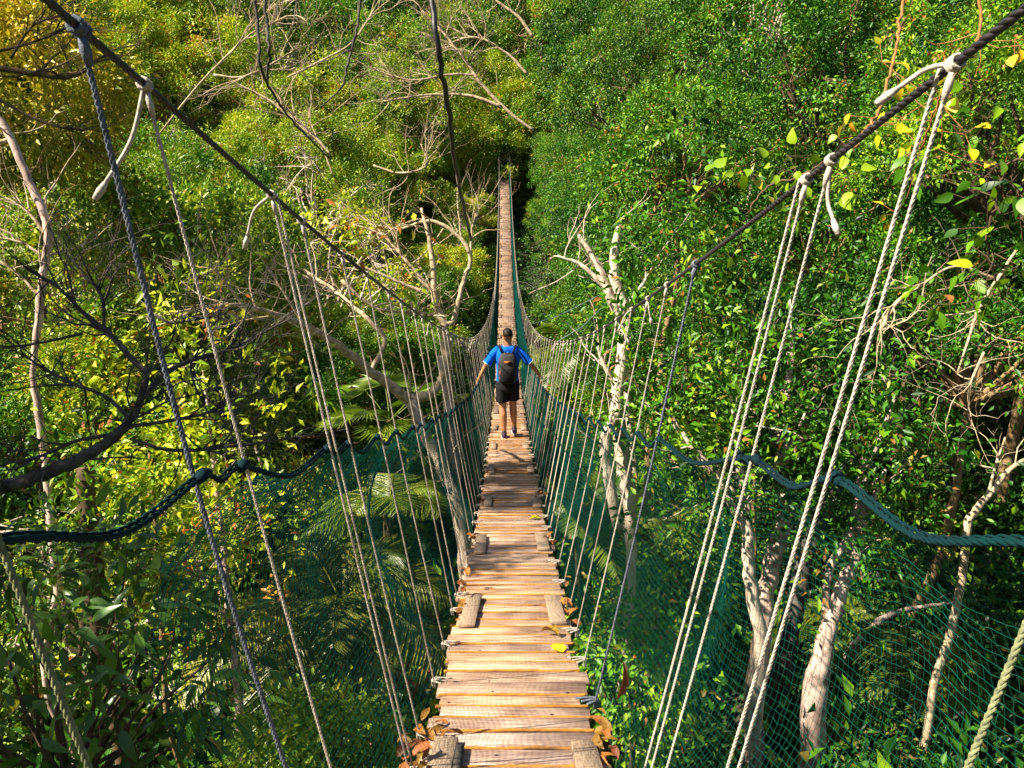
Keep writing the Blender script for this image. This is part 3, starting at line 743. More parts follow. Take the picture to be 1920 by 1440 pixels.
# ------------------------------------------------------------------ palms and near plants
def feather_palm(loc, n, L, mat, label, group=None, rise=1.0):
    root = empty('palm', loc); st = MB()
    gz = float(ground(loc[0], loc[1])) - loc[2]
    pts, rr = wiggle((random.uniform(-.2, .2), random.uniform(-.2, .2), min(gz, -.5) - .2), (0, 0, 0), .07, .05, 8, .02); st.tube(pts, rr, 8)
    st.obj('trunk', M['bark_brown'], root, True)
    for k in range(n):
        az = k * 2.4 + random.uniform(-.3, .3); el = random.uniform(.15, 1.15) * rise
        ll = L * random.uniform(.8, 1.15); t = np.linspace(0, 1, 14)
        h = np.array((math.cos(az), math.sin(az), 0))
        pts = np.outer(t * ll * math.cos(el), h) + np.outer(t * ll * math.sin(el) - (t ** 2) * ll * .65, (0, 0, 1))
        mb = MB(); mb.tube(pts, np.linspace(.014, .003, 14), 4, a=.7)
        m = 54; tt = np.linspace(.12, .99, m); base = np.stack([np.interp(tt, t, pts[:, j]) for j in range(3)], -1)
        tan = unit(np.gradient(base, axis=0)); sd = unit(np.cross(tan, (0, 0, 1.0)))
        for sgn in (-1, 1):
            d = unit(sd * sgn + tan * .55 + np.array((0, 0, -.25)) + rng.normal(0, .05, (m, 3)))
            Ls = ll * .30 * np.sin(np.pi * (.12 + .83 * tt)) + .05
            v, tr, a = leaves(base, d, unit(np.cross(d, tan) * sgn + np.array((0, 0, .3))), Ls, np.full(m, .030), np.clip(rng.normal(.5, .2, m), 0, 1), .1)
            mb.add(v, None, tr); mb.a[-1] = a
        mb.obj('frond', mat, root)
    return tag(root, label, 'palm', group)

def fan_palm(loc, n, rr_, mat, label):
    root = empty('fan_palm', loc); st = MB()
    gz = float(ground(loc[0], loc[1])) - loc[2]
    pts, rr = wiggle((0, 0, min(gz, -.4) - .2), (0, 0, 0), .05, .045, 6, .02); st.tube(pts, rr, 8); st.obj('trunk', M['bark_brown'], root, True)
    for k in range(n):
        az = k * 2.4; el = random.uniform(.2, 1.1); h = np.array((math.cos(az) * math.cos(el), math.sin(az) * math.cos(el), math.sin(el)))
        c = h * rr_ * 1.3; mb = MB(); pts, r2 = wiggle((0, 0, 0), c, .009, .006, 5, .03); mb.tube(pts, r2, 4, a=.6)
        s = unit(np.cross(h, (0, 0, 1.0))); m = 30
        th = np.linspace(-1.9, 1.9, m)
        d = np.outer(np.cos(th), unit(h + np.array((0, 0, -.5)))) + np.outer(np.sin(th), s)
        nr = np.tile(unit(np.cross(s, h)), (m, 1))
        v, tr, a = leaves(np.tile(c, (m, 1)), d, nr, np.full(m, rr_) * rng.uniform(.85, 1.1, m), np.full(m, rr_ * .11), rng.uniform(.2, .6, m), .2)
        mb.add(v, None, tr); mb.a[-1] = a; mb.obj('frond', mat, root)
    return tag(root, label, 'palm')

feather_palm(tuple(P(640, 1130, 9)), 16, 1.7, M['palm_yellow'], 'yellow-green feather palm seen through the left netting')
feather_palm(tuple(P(520, 1180, 10)), 12, 1.4, M['palm_yellow'], 'smaller yellowish feather palm left of the large one at lower left')
feather_palm(tuple(P(1235, 980, 14)), 14, 1.6, M['palm_yellow'], 'yellow feather palm right of the twin pale trunks below the bridge')
feather_palm(tuple(P(1090, 960, 14)), 14, 1.7, M['palm'], 'green feather palm close under the right netting behind the white ropes')
feather_palm(tuple(P(730, 960, 12)), 14, 1.5, M['palm'], 'green palm with drooping fronds under the forked pale tree')
feather_palm(tuple(P(890, 800, 17)), 12, 1.7, M['palm_yellow'], 'palm tuft between the straight pale trunk and the walker')
feather_palm(tuple(P(1080, 660, 20)), 12, 2.0, M['palm'], 'shaded palm behind the cable knots right of the walker')
feather_palm(tuple(P(1740, 1260, 11)), 12, 1.4, M['palm'], 'small palm in deep shade at lower right')
feather_palm(tuple(P(1560, 1170, 13)), 12, 1.3, M['palm'], 'bright small palm behind the leaning tan trunk')
fan_palm(tuple(P(730, 790, 13)), 9, .55, M['palm'], 'fan palm with round pleated leaves behind the left ropes')

def bush(center, nc, k, L, W, spread, radii, mat, label, name='bush', stems=26, cat='bush'):
    root = empty(name, tuple(center))
    u = rng.normal(0, 1, (nc, 3)); u /= np.maximum(np.linalg.norm(u, axis=1, keepdims=True), .8); C = u * np.array(radii)
    if L > .14:
        o_, mb = fine_foliage('foliage', C, unit(u + np.array((0, 0, .4))), k, spread, L, W, .8, mat, root)
    else:
        v, t, a = clumps_to_leaves(C, unit(u + np.array((0, 0, .4))), k, spread, L, W, droop=.8)
        link('foliage', np_mesh('foliage', v, t, None, False, a), root, mat); mb = MB()
    mb = mb; gz = float(ground(center[0], center[1])) - center[2]
    for i in range(stems):
        c = C[i % nc]; m_ = (c[0] * .2, c[1] * .2, -radii[2])
        pts, rr = wiggle(m_, c, .018, .004, 6, .07); mb.tube(pts, rr, 4, cap=False)
    pts, rr = wiggle((0, 0, min(gz, -radii[2]) - .1), (0, 0, -radii[2] * .9), .05, .03, 6, .03); mb.tube(pts, rr, 6)
    mb.obj('stem', M['bark_brown'], root, True)
    return tag(root, label, cat)
bush(P(90, 1260, 5.0), 150, 9, .16, .055, .12, (1.15, 1.0, .75), M['leaf_broad'], 'broad-leaved dark bush filling the bottom left corner')
bush(P(590, 1440, 7.0), 150, 26, .085, .042, .10, (.75, .7, .5), M['leaf_lime'], 'bright lime green bush at the bottom edge left of the walkway')
bush(P(1270, 1100, 10.5), 90, 26, .10, .05, .12, (.6, .6, .8), M['leaf_lime'], 'bright green sapling right of the thick grey rope below the netting')
bush(P(1190, 1250, 8.5), 90, 26, .09, .045, .12, (.5, .6, .6), M['leaf_mid'], 'green bush showing through the netting right of the walkway')
bush(P(20, 170, 13), 420, 30, .13, .06, .18, (1.7, 1.3, 1.3), M['leaf_gold'], 'golden yellow sunlit tree top at the upper left edge', 'golden_tree', cat='tree')
# unseen trees added left of frame for shade; walkway pair flattened to shape their shadow
for yy_, sc_, lb_ in ((7.9, .28, 'nearer of two unseen trees left of the camera, flattened to shade the walkway'), (9.2, .27, 'farther of two unseen trees left of the camera, flattened to shade the walkway')):
    sp = Vector((0, yy_, -5.55 + .0059 * (yy_ - 27) ** 2)) + SUN * 11.0
    tree('wide', tuple(sp), sc_, M['leaf_mid'], lb_, None, name='unseen_shade_tree', sz=.13)
tree('wide', tuple(P(110, 1290, 5.0) + np.array(SUN) * 5.6), .66, M['leaf_mid'], 'unseen mid green tree added left of the camera to shade the corner bush', None, name='unseen_shade_tree')  # added out of frame to darken the bottom left corner
# ------------------------------------------------------------------ THE BRIDGE
def dz(y): return -5.55 + .00590 * (np.asarray(y, float) - 27.0) ** 2
Y0, Y1 = .25, 54.0
bridge = empty('suspension_bridge', (0, Y0, float(dz(Y0))))
boff = Vector(bridge.location)
tag(bridge, 'long narrow rope and plank suspension bridge with green netting across the forest valley', 'footbridge')
def bpart(mb, name, mat, smooth=False, parent=None):
    o = mb.obj(name, mat, None, smooth); o.parent = parent or bridge
    o.location = -boff if parent is None else (0, 0, 0)
    return o
def deckframe(y):
    s = 2 * .00590 * (y - 27.0); a = math.atan(s); return a
# planks
mb = MB(); rp = MB(); y = Y0; k = 0
while y < Y1:
    wd = random.uniform(.085, .13) if y < 16 else random.uniform(.12, .2); gap = random.uniform(.008, .018) if y < 16 else random.uniform(.02, .035)
    a = deckframe(y); yaw = random.gauss(0, .012); roll = random.gauss(0, .008)
    m = (Matrix.Rotation(a, 3, 'X') @ Matrix.Rotation(yaw, 3, 'Z') @ Matrix.Rotation(roll, 3, 'Y'))
    ln = .605 + random.gauss(0, .02)
    zc = float(dz(y + wd / 2)) + random.gauss(0, .0025)
    mb.box((random.gauss(0, .010), y + wd / 2, zc - .014), (ln, wd, .022), m, jit=.0018)
    if y < 14 and random.random() < .85:      # rope lashed in the gaps
        yy = y + wd + gap / 2; xs = np.linspace(-.30, .30, 9)
        pts = np.stack([xs, yy + rng.normal(0, .0012, 9), np.full(9, float(dz(yy)) - .0035) + rng.normal(0, .0012, 9)], -1)
        rp = MB(); rp.rope(pts, .0085, .03, .008, 4) if y < 6 else rp.tube(pts, .008, 5)
        bpart(rp, 'lashing_rope', M['rope_orange'], True)
    y += wd + gap; k += 1
pl = bpart(mb, 'walkway', M['plank'])
bv = pl.modifiers.new('bevel', 'BEVEL'); bv.width = .0022; bv.segments = 1
tag(pl, 'worn sun-bleached cross planks')
# long boards nailed along the edges
def board(x, y, ln, wd, yaw=0, th=.02, h=.004):
    b = MB(); a = deckframe(y); m = Matrix.Rotation(a, 3, 'X') @ Matrix.Rotation(yaw, 3, 'Z')
    b.box((x, y, float(dz(y)) + th / 2 + h), (wd, ln, th), m, jit=.002)
    o = bpart(b, 'edge_board', M['board']); o.modifiers.new('bevel', 'BEVEL').width = .002
M['board'] = solid('board_wood', (.40, .29, .20), .85, .25, scale=3, bump=.5, stretch=(45, 4, 45), c2=(.21, .145, .10), rnd=.15)
ys = [2.08, 3.93, 5.65, 7.35, 9.3, 11.1, 12.9] + [14.7 + 1.8 * i for i in range(21)]
for i, yy in enumerate(ys):
    for s in (-1, 1):
        L_ = .62 if i == 0 else random.uniform(.45, .6)
        board(s * (.245 if s > 0 else .235) + random.gauss(0, .008), yy + random.gauss(0, .03), L_, .085 if i < 2 else random.uniform(.07, .1), random.gauss(0, .03))
# dark batten beside the first left board
b = MB(); b.box((-.178, 2.02, float(dz(2.02)) + .008), (.028, .62, .024), Matrix.Rotation(deckframe(2.02), 3, 'X'))
bpart(b, 'batten', M['bark_dark'])
# bearer cables under the edges
for s in (-1, 1):
    mb = MB(); yy = np.linspace(Y0 - 1, Y1 + .6, 120)
    mb.tube(np.stack([np.full(120, s * .27), yy, dz(yy) - .04], -1), .012, 6); bpart(mb, 'bearer_cable', M['cable'], True)

# main cables
def cable_x(y): return np.interp(y, [0, 6, 12, 20, 28, 46, 54], [.60, .60, .55, .46, .41, .37, .34])
def cable_h(y, s): return np.interp(y, [0, 1.4, 4, 7.3, 12, 28, 44, 54], [1.80 if s < 0 else 1.75, 1.80 if s < 0 else 1.735, 1.78 if s < 0 else 1.70, 1.73 if s < 0 else 1.64, 1.60, 1.45, 1.5, 1.7])
def cable_pt(y, s): return np.array((s * cable_x(y), y, dz(y) + cable_h(y, s)))
for s in (-1, 1):
    mb = MB(); yy = np.concatenate([np.linspace(-1.2, 3, 40), np.linspace(3.2, Y1 + .3, 150)])
    pts = np.stack([s * cable_x(yy), yy, dz(yy) + cable_h(yy, s)], -1)
    near = pts[yy <= 3.0]; mb.rope(near, .0068, .06, .012, 5, 3); mb.tube(pts[yy >= 2.95], .0072, 6)
    tag(bpart(mb, 'main_cable', M['cable'], True), 'black steel cable on the %s' % ('left' if s < 0 else 'right'))
# hangers
left_y = [.68, 1.20, 1.39, 2.05, 2.32, 2.83, 3.30, 3.85]
right_y = [.66, 1.16, 1.56, 1.68, 2.62, 3.08, 3.50, 3.95]
def extend(l):
    l = list(l)
    while l[-1] < Y1 - 2.2: l.append(l[-1] + (random.uniform(.34, .60) if l[-1] < 16 else random.uniform(.5, .68)))
    return l
ATT = {}
def hanger(y, s, idx, style=None):
    top = cable_pt(y, s); yb = y + (.10 if idx < 8 else random.uniform(-.05, .12))
    bot = np.array((s * .325, yb, float(dz(yb)) - .03))
    near = y < 4.2; mb = MB()
    mat = M['rope_white']; r = .0038
    if style == 'blue': mat = M['rope_blue']; r = .0052
    if style == 'olive': mat = M['rope_olive']; r = .0046
    mid = (top + bot) / 2 + np.array((s * random.uniform(-.01, .02), random.uniform(-.02, .02), 0))
    pts = spline([top, mid, bot], 8)
    if style == 'blue' and s < 0: pts = spline([top, top * .55 + bot * .45 + np.array((-.03, 0, 0)), bot], 8)
    if near:
        mb.rope(pts, r, .03 if r < .006 else .045, .010, 5)
        if style in ('double', 'blue2'):
            p2 = spline([top + np.array((-s * .004, .03, 0)), mid + np.array((-s * .012, .015, 0)), bot + np.array((0, .05, 0))], 8); mb.rope(p2, r, .03, .010, 5)
    else:
        mb.tube(pts, r * (1.0 if y < 15 else .8), 5)
        if y < 20 and random.random() < .35: mb.tube(pts + np.array((0, .03, 0)) * np.linspace(0, 1, len(pts))[:, None], r * .9, 4)
    o = bpart(mb, 'suspender_rope', mat, True)
    # hitch round the cable
    kn = MB(); tdir = unit(cable_pt(y + .05, s) - cable_pt(y - .05, s))
    bx = np.array((1.0, 0, 0)); bz = np.cross(bx, tdir)
    for j in range(3 if y < 22 else 1):
        th = np.linspace(0, 2 * math.pi, 9); c = top + tdir * (j - 1) * r * 1.9
        kn.tube(c + np.outer(np.cos(th), bx) * (.0068 + r * .6) + np.outer(np.sin(th), bz) * (.0068 + r * .6), r * .85, 5)
    if y < 22:
        d = unit(bot - top)
        kn.tube(np.array([top + d * .012, top + d * .03, top + d * .05]), [r * 1.2, r * 1.7, r * 1.1], 6)
    k_ = bpart(kn, 'knot', mat, True, o); 
    # loose tail of the knot
    if style == 'tail' or (y < 14 and random.random() < .45 and style is None) or style in ('double',):
        tl = MB(); L_ = random.uniform(.07, .16); d = np.array((random.uniform(-.8, .8), random.uniform(-.3, .3), -.8))
        e = top + unit(d) * L_
        if idx == 1 and s > 0: e = top + np.array((-.06, .03, -.03))
        if idx == 2 and s < 0: e = top + np.array((-.075, -.02, -.155))
        p = spline([top, (top + e) / 2 + rng.normal(0, .012, 3) + np.array((0, 0, .01)), e], 6)
        tl.tube(p, r, 5); tl.tube(np.array([e, e + unit(e - p[-3]) * .016, e + unit(e - p[-3]) * .034]), [r * 1.1, r * 1.8, r * 1.3], 6)
        bpart(tl, 'rope_tail', mat, True, o)
    # lashing to the planks
    if y < 12:
        lb = MB(); 
        for j in range(3):
            a0 = bot + np.array((-s * (.03 + .02 * j), -.02 + .02 * j, .035)); lb.tube(spline([bot + np.array((s * .01, 0, 0)), bot + np.array((s * .012, .01 * j, .035)), a0], 4), r, 5)
        bpart(lb, 'lashing', mat, True, o)
    ATT.setdefault(s, []).append((y, top + (bot - top) * ((float(cable_h(y, s)) - float(np.interp(y, [0, .8, 1.3, 3, 6, 12, 20, 28, 54], [1.08, 1.13, 1.14, 1.11, 1.05, .92, 1.12, 1.22, 1.3]))) / float(cable_h(y, s)))))
cnt = 0; rest = {}
for s, lst in ((-1, extend(left_y)), (1, extend(right_y))):
    for i, y in enumerate(lst):
        st = None
        if s < 0: st = {0: 'olive', 1: 'blue', 2: 'tail', 3: 'double'}.get(i)
        else: st = {0: 'olive', 1: 'double', 2: 'tail', 3: 'blue2', 4: 'blue'}.get(i)
        if i < 50: hanger(y, s, i, st)
        else:
            top = cable_pt(y, s); bot = np.array((s * .325, y, float(dz(y)) - .03))
            rest.setdefault('m', MB()).tube(np.array([top, (top + bot) / 2, bot]), .0035, 4)
            ATT[s].append((y, top + (bot - top) * .22))
o = bpart(rest['m'], 'far_suspender_ropes', M['rope_white'], True); o['kind'] = 'stuff'
# hand rope that carries the net, scalloped between the hangers
RP = {}
for s in (-1, 1):
    A = sorted(ATT[s], key=lambda q_: q_[0]); pts = [A[0][1] + np.array((s * .16, -.8, .22)), A[0][1] + np.array((s * .04, -.3, .07))]
    for (ya, pa), (yb, pb) in zip(A[:-1], A[1:]):
        pts.append(pa + np.array((s * (.015 if ya < 14 else -.015), 0, 0)))
        dd = yb - ya; pts.append((pa + pb) / 2 + np.array((s * (.02 if ya < 14 else -.015), 0, -.048 * min(1, dd / .55))))
    pts.append(A[-1][1]); P_ = spline(pts, 6); RP[s] = P_
    mb = MB(); near = P_[P_[:, 1] < 6]; far = P_[P_[:, 1] >= 5.9]
    mb.rope(near, .0054, .05, .012, 5, 3); mb.rope(near + np.array((s * .005, 0, .006)), .0038, .05, .012, 4, 2)
    mb.tube(far, .010, 6)
    for ya, pa in A[1:60]:
        mb.tube(np.array([pa + np.array((s * .012, -.022, .004)), pa + np.array((s * .014, 0, .006)), pa + np.array((s * .012, .022, 0))]), [.008, .0125, .008], 6)
    tag(bpart(mb, 'hand_rope', M['rope_teal'], True), '%s hand rope, teal and dark blue strands sagging between the hangers' % ('left' if s < 0 else 'right'))

# netting: real threads
def net(s):
    P_ = RP[s]; mb = MB()
    def top(y): return np.array([np.interp(y, P_[:, 1], P_[:, j]) for j in (0, 2)])
    def prof(y, v):
        tx, tz = top(y); bx, bz = s * .335, float(dz(y)) - .035
        bul = np.interp(y, [0, 2.5, 6, 12, 18, 54], [.30, .27, .16, .08, -.03, -.03]) * (1 + .25 * math.sin(y * 2.1 + s) + .12 * math.sin(y * 5.3))
        sag = np.interp(y, [0, 2.5, 6], [.16, .12, .03])
        x = tx * (1 - v) + bx * v + s * bul * np.sin(np.pi * v ** .8) 
        z = tz * (1 - v) + bz * v - sag * np.sin(np.pi * v) * v
        return x, z
    allq = []
    for (ya, yb, cell, thick, rows) in ((.6 if s > 0 else 1.55, 6.0, .0195, .0005 if s > 0 else .0009, 60), (6.0, 14.0, .028, .0015, 38), (14.0, 22, .05, .0036, 22), (22, 53.5, .06, .0085, 18)):
        n = int((yb - ya) / cell) + 1; Yv = np.linspace(ya, yb, n); V = np.linspace(0, 1, rows)
        G = np.zeros((n, rows, 3))
        for i, yy in enumerate(Yv):
            x, z = prof(yy, V); G[i, :, 0] = x; G[i, :, 1] = yy + .008 * np.sin(V * 9 + yy * 3) ; G[i, :, 2] = z
        G += rng.normal(0, cell * .07, G.shape)
        nrm = np.array((s, 0, .15)) / 1.01
        def ribs(A_, B_):     # thin square threads from A to B: two crossed faces
            d = unit(B_ - A_); e = unit(np.cross(d, nrm)) * thick; f_ = np.cross(d, e)
            for w_ in (e, f_):
                v = np.stack([A_ - w_, A_ + w_, B_ + w_, B_ - w_], 1).reshape(-1, 3)
                mb.add(v, np.arange(len(v)).reshape(-1, 4), None, .5)
        ribs(G[:-1].reshape(-1, 3), G[1:].reshape(-1, 3))
        ribs(G[:, :-1].reshape(-1, 3), G[:, 1:].reshape(-1, 3))
    tag(bpart(mb, 'safety_net', M['net']), 'green mesh netting hung from the %s hand rope' % ('left' if s < 0 else 'right'))
for s in (-1, 1): net(s)

def drift(y): return -.5 * (np.clip(y - 5, 0, None) / 50) ** 1.25
def walk(o):
    for c_ in [x for x in bpy.data.objects if x.parent == o]:
        n_ = len(c_.data.vertices); v_ = np.empty(n_ * 3, np.float32); c_.data.vertices.foreach_get('co', v_); v_ = v_.reshape(-1, 3)
        v_[:, 0] += drift(v_[:, 1]); c_.data.vertices.foreach_set('co', v_.ravel()); c_.data.update(); walk(c_)
walk(bridge)
for lab_, ya_, e_ in (('thin guy wire running from the right cable up to the twin pale trunks', 17.0, P(1135, 548, 9.9)), ('thin guy wire slanting from the right cable knots to the forked trunk', 9.5, P(1140, 566, 9.9))):
    a_ = cable_pt(ya_, 1) + np.array((float(drift(ya_)), 0, 0)); w_ = MB(); w_.tube(np.array([a_, (a_ + e_) / 2 + np.array((0, 0, -.06)), e_]), .006, 5)
    tag(w_.obj('guy_wire', M['wire'], None, True), lab_, 'wire')
# far platform and posts
pf = empty('far_platform', (float(drift(Y1)), Y1 + 1.1, float(dz(Y1)) - .1)); mb = MB()
for i in range(16): mb.box((0, -1.0 + i * .13, 0), (1.5, .115, .04), None, jit=.003)
mb.obj('platform_deck', M['plank'], pf)
for s in (-1, 1):
    mb = MB(); mb.tube(np.array([(s * .34, -.6, -5), (s * .34, -.6, 1.55)]), .07, 8); mb.obj('post', M['bark_dark'], pf, True)
mb = MB(); mb.tube(np.array([(-.45, -.6, 1.4), (.45, -.6, 1.4)]), .035, 8); mb.obj('crossbeam', M['bark_dark'], pf, True)
tag(pf, 'timber landing with dark posts at the far end of the bridge', 'platform')

# ------------------------------------------------------------------ dead leaves on the bridge
def leaf_mesh(L, W, curl, seed):
    r_ = random.Random(seed); n = 9; v = []; q_ = []
    for i in range(n):
        t = i / (n - 1); wv = W * (math.sin(math.pi * t ** .8) ** .8) * .5 + .0006
        z = curl * L * (math.sin(t * 3.0 + r_.random() * .3) * .35); ly = L * (t - .5)
        cu = curl * W * 1.1 * math.sin(math.pi * t)
        jig = r_.uniform(-.06, .06) * W
        v += [(-wv + jig, ly, z + cu), (0, ly, z), (wv + jig, ly, z + cu * r_.uniform(.4, 1.2))]
    for i in range(n - 1):
        a = i * 3; q_ += [(a, a + 1, a + 4, a + 3), (a + 1, a + 2, a + 5, a + 4)]
    return np_mesh('leaf', v, None, q_, True, np.full(len(v), r_.random()))
lm = [leaf_mesh(random.uniform(.04, .075), random.uniform(.018, .034), random.uniform(.08, .45), i) for i in range(14)]
for m_ in lm: m_.materials.append(M['leaf_dead'])
def put_leaf(x, y, z=None, sc=1.0, label=None, group=None):
    o = bpy.data.objects.new('dead_leaf', random.choice(lm)); col.objects.link(o)
    o.location = (x, y, float(dz(y)) + .012 if z is None else z); o.rotation_euler = (random.gauss(0, .3), random.gauss(0, .35), random.uniform(0, 6.28))
    o.scale = (sc,) * 3
    tag(o, label or 'small curled brown dead leaf caught along the walkway edge', 'leaf', group or 'dead leaves along the walkway edge')
for (cx, cy, n, sx, sy, lab, grp) in ((-.315, 2.12, 24, .022, .13, 'orange-brown dead leaf in the heap beside the nearest left board', 'leaves heaped at the nearest left board'),
                                      (-.30, 2.40, 9, .03, .06, 'orange-brown dead leaf in the heap beside the nearest left board', 'leaves heaped at the nearest left board'),
                                      (.315, 2.32, 16, .02, .12, 'orange-brown dead leaf in the heap beside the nearest right board', 'leaves heaped at the nearest right board'),
                                      (-.30, 4.0, 16, .02, .22, 'reddish dead leaf beside the second left edge board', 'leaves beside the second left board'),
                                      (.315, 4.0, 14, .02, .2, 'reddish dead leaf beside the second right edge board', 'leaves beside the second right board'),
                                      (-.30, 5.75, 8, .02, .2, None, None), (.30, 5.75, 8, .02, .2, None, None),
                                      (-.28, 7.6, 6, .03, .2, None, None), (.28, 7.5, 7, .03, .25, None, None)):
    for _ in range(n): put_leaf(cx + random.gauss(0, sx), cy + random.gauss(0, sy), float(dz(cy)) - .25 * 0 + random.uniform(.012, .03), random.uniform(.8, 1.25), lab, grp)
def single_leaf(mesh_args, x, y, dzv, rot, mat, label):
    me = leaf_mesh(*mesh_args); me.materials.append(mat); o = link('fallen_leaf', me); o.location = (x, y, float(dz(y)) + dzv); o.rotation_euler = rot
    tag(o, label, 'leaf')
single_leaf((.105, .07, .12, 91), .215, 3.33, .008, (-.2, .05, .5), M['leaf_fallen_yellow'], 'bright yellow fallen leaf on the right edge of the planks')
single_leaf((.11, .05, .5, 92), .19, 3.52, .014, (-.15, .2, .9), M['leaf_dead'], 'curled orange-brown leaf just beyond the yellow one')
single_leaf((.10, .07, .2, 93), .20, 6.55, .008, (-.2, .0, 1.4), M['leaf_gold'], 'amber fallen leaf at the right of the planks where the sunlit part begins')
p_ = P(1163, 1275, 2.75)
me = leaf_mesh(.13, .03, .4, 94); me.materials.append(M['leaf_dead']); o = link('hanging_leaf', me); o.location = tuple(p_); o.rotation_euler = (1.35, .3, .4)
tag(o, 'long dry orange leaf caught in the right netting', 'leaf')

# ------------------------------------------------------------------ the walker
def skinned(name, verts, edges, radii, parent, mat, root=0, sub=2):
    me = bpy.data.meshes.new(name); me.from_pydata([tuple(v) for v in verts], edges, [])
    o = bpy.data.objects.new(name, me); col.objects.link(o)
    sk = o.modifiers.new('skin', 'SKIN'); 
    layer = me.skin_vertices[0].data if me.skin_vertices else None
    for i, r in enumerate(radii):
        rr = (r, r) if isinstance(r, (int, float)) else r
        layer[i].radius = rr; layer[i].use_root = (i == root)
    sb = o.modifiers.new('sub', 'SUBSURF'); sb.levels = sub; sb.render_levels = sub
    bpy.context.view_layer.update()
    dg = bpy.context.evaluated_depsgraph_get(); m2 = bpy.data.meshes.new_from_object(o.evaluated_get(dg))
    bpy.data.objects.remove(o); m2.name = name
    for p in m2.polygons: p.use_smooth = True
    m2.materials.clear(); m2.materials.append(mat)
    o2 = bpy.data.objects.new(name, m2); col.objects.link(o2); o2.parent = parent
    return o2
def ell(c, rx, ry, n=20, tilt=0, ax=None):
    """ellipse ring: centre c, axes ax=(u,v)"""
    u, v = (np.array((1., 0, 0)), np.array((0, 1., 0))) if ax is None else ax
    th = np.arange(n) * 2 * math.pi / n
    return np.asarray(c, float) + np.outer(np.cos(th) * rx, u) + np.outer(np.sin(th) * ry, v)

PY = 12.0; PX = -.07
person = empty('person', (PX, PY, float(dz(PY))))
tag(person, 'man walking away in blue t-shirt and black shorts, hands on the ropes', 'person')
SHL, SHR = np.array((-.18, 0, 1.405)), np.array((.18, 0, 1.405))
ELL, ELR = np.array((-.325, .0, 1.19)), np.array((.355, -.02, 1.20))
HWL, HWR = np.array((-.445, .09, .94)), np.array((.50, .05, 1.0))
V_, E_, R_ = [], [], []
def sv(p, r, parent=None):
    V_.append(np.asarray(p, float)); R_.append(r)
    if parent is not None: E_.append((parent, len(V_) - 1))
    return len(V_) - 1
pel = sv((0, 0, .95), (.15, .11)); sp1 = sv((0, -.01, 1.10), (.135, .10), pel); ch = sv((0, 0, 1.30), (.15, .11), sp1); nb = sv((0, -.005, 1.46), (.065, .062), ch)
nk = sv((0, .005, 1.53), (.057, .058), nb); h1 = sv((0, .015, 1.59), (.072, .082), nk); h2 = sv((0, .02, 1.66), (.080, .095), h1); h3 = sv((0, .015, 1.73), (.066, .078), h2)
sv((0, .115, 1.635), .014, h1)
sv((-.088, .01, 1.635), (.012, .02), h2); sv((.088, .01, 1.635), (.012, .02), h2)
for sgn, sh, el, wr in ((-1, SHL, ELL, HWL), (1, SHR, ELR, HWR)):
    a = sv(sh * np.array((.62, 1, 1)) , .062, ch); b_ = sv(sh, .056, a); c = sv(sh * .5 + el * .5, .047, b_); d = sv(el, .038, c); e = sv(el * .45 + wr * .55, .036, d); f = sv(wr, .026, e)
    hd = unit(wr - el); palm = wr + hd * .055 + np.array((0, .02, -.005)); pm = sv(palm, (.036, .018), f)
    for j in range(4):
        o_ = palm + hd * .03 + np.array((sgn * .0, (j - 1.5) * .018, 0)); L_ = (.03, .036, .034, .026)[j]
        k1 = sv(o_, .0095, pm); k2 = sv(o_ + hd * L_ + np.array((-sgn * .006, 0, -.012)), .0085, k1); sv(o_ + hd * L_ * 1.2 + np.array((-sgn * .022, 0, -.034)), .007, k2)
    t1 = sv(wr + hd * .03 + np.array((-sgn * .022, .03, -.004)), .011, pm); sv(wr + hd * .055 + np.array((-sgn * .045, .045, -.012)), .009, t1)
HIPL, HIPR = np.array((-.085, 0, .90)), np.array((.085, 0, .90))
KNL, KNR = np.array((-.075, .0, .49)), np.array((.085, .10, .50))
ANL, ANR = np.array((-.055, -.06, .095)), np.array((.105, .13, .11))
for sgn, hp, kn_, an_ in ((-1, HIPL, KNL, ANL), (1, HIPR, KNR, ANR)):
    a = sv(hp, .088, pel); b_ = sv(hp * .5 + kn_ * .5, .082, a); c = sv(kn_, .060, b_); d = sv(kn_ * .68 + an_ * .32 + np.array((0, -.022, 0)), .066, c); e = sv(an_, .040, d)
    f = sv(an_ + np.array((0, .03, -.05)), .035, e); sv(an_ + np.array((0, .15, -.06)), .03, f)
body = skinned('body', V_, E_, R_, person, M['skin'])
# shirt: torso and two short sleeves
mb = MB()
mb.loft([ell((0, -.005, z), rx, ry, 24) for z, rx, ry in ((.855, .185, .135), (.90, .182, .132), (1.0, .172, .125), (1.12, .172, .125), (1.25, .186, .13), (1.35, .192, .128), (1.42, .178, .112), (1.465, .125, .088), (1.49, .078, .072))], closed=False)
for sgn, sh, el in ((-1, SHL, ELL), (1, SHR, ELR)):
    d = unit(el - sh); u = np.array((0, 1., 0)); u = unit(u - d * d.dot(u)); v = np.cross(d, u)
    rings = []
    for t, rr in ((-.35, .045), (-.1, .066), (.2, .066), (.5, .065), (.85, .068), (.95, .070)):
        rings.append(ell(sh + (el - sh) * t + (np.array((0, 0, -.02)) if t < 0 else 0), rr * 1.0, rr * .95, 16, ax=(u, v)))
    mb.loft(rings, closed=False)
sh_ = mb.obj('shirt', M['cloth_blue'], person, True); sf = sh_.modifiers.new('t', 'SOLIDIFY'); sf.thickness = .004
mb = MB()
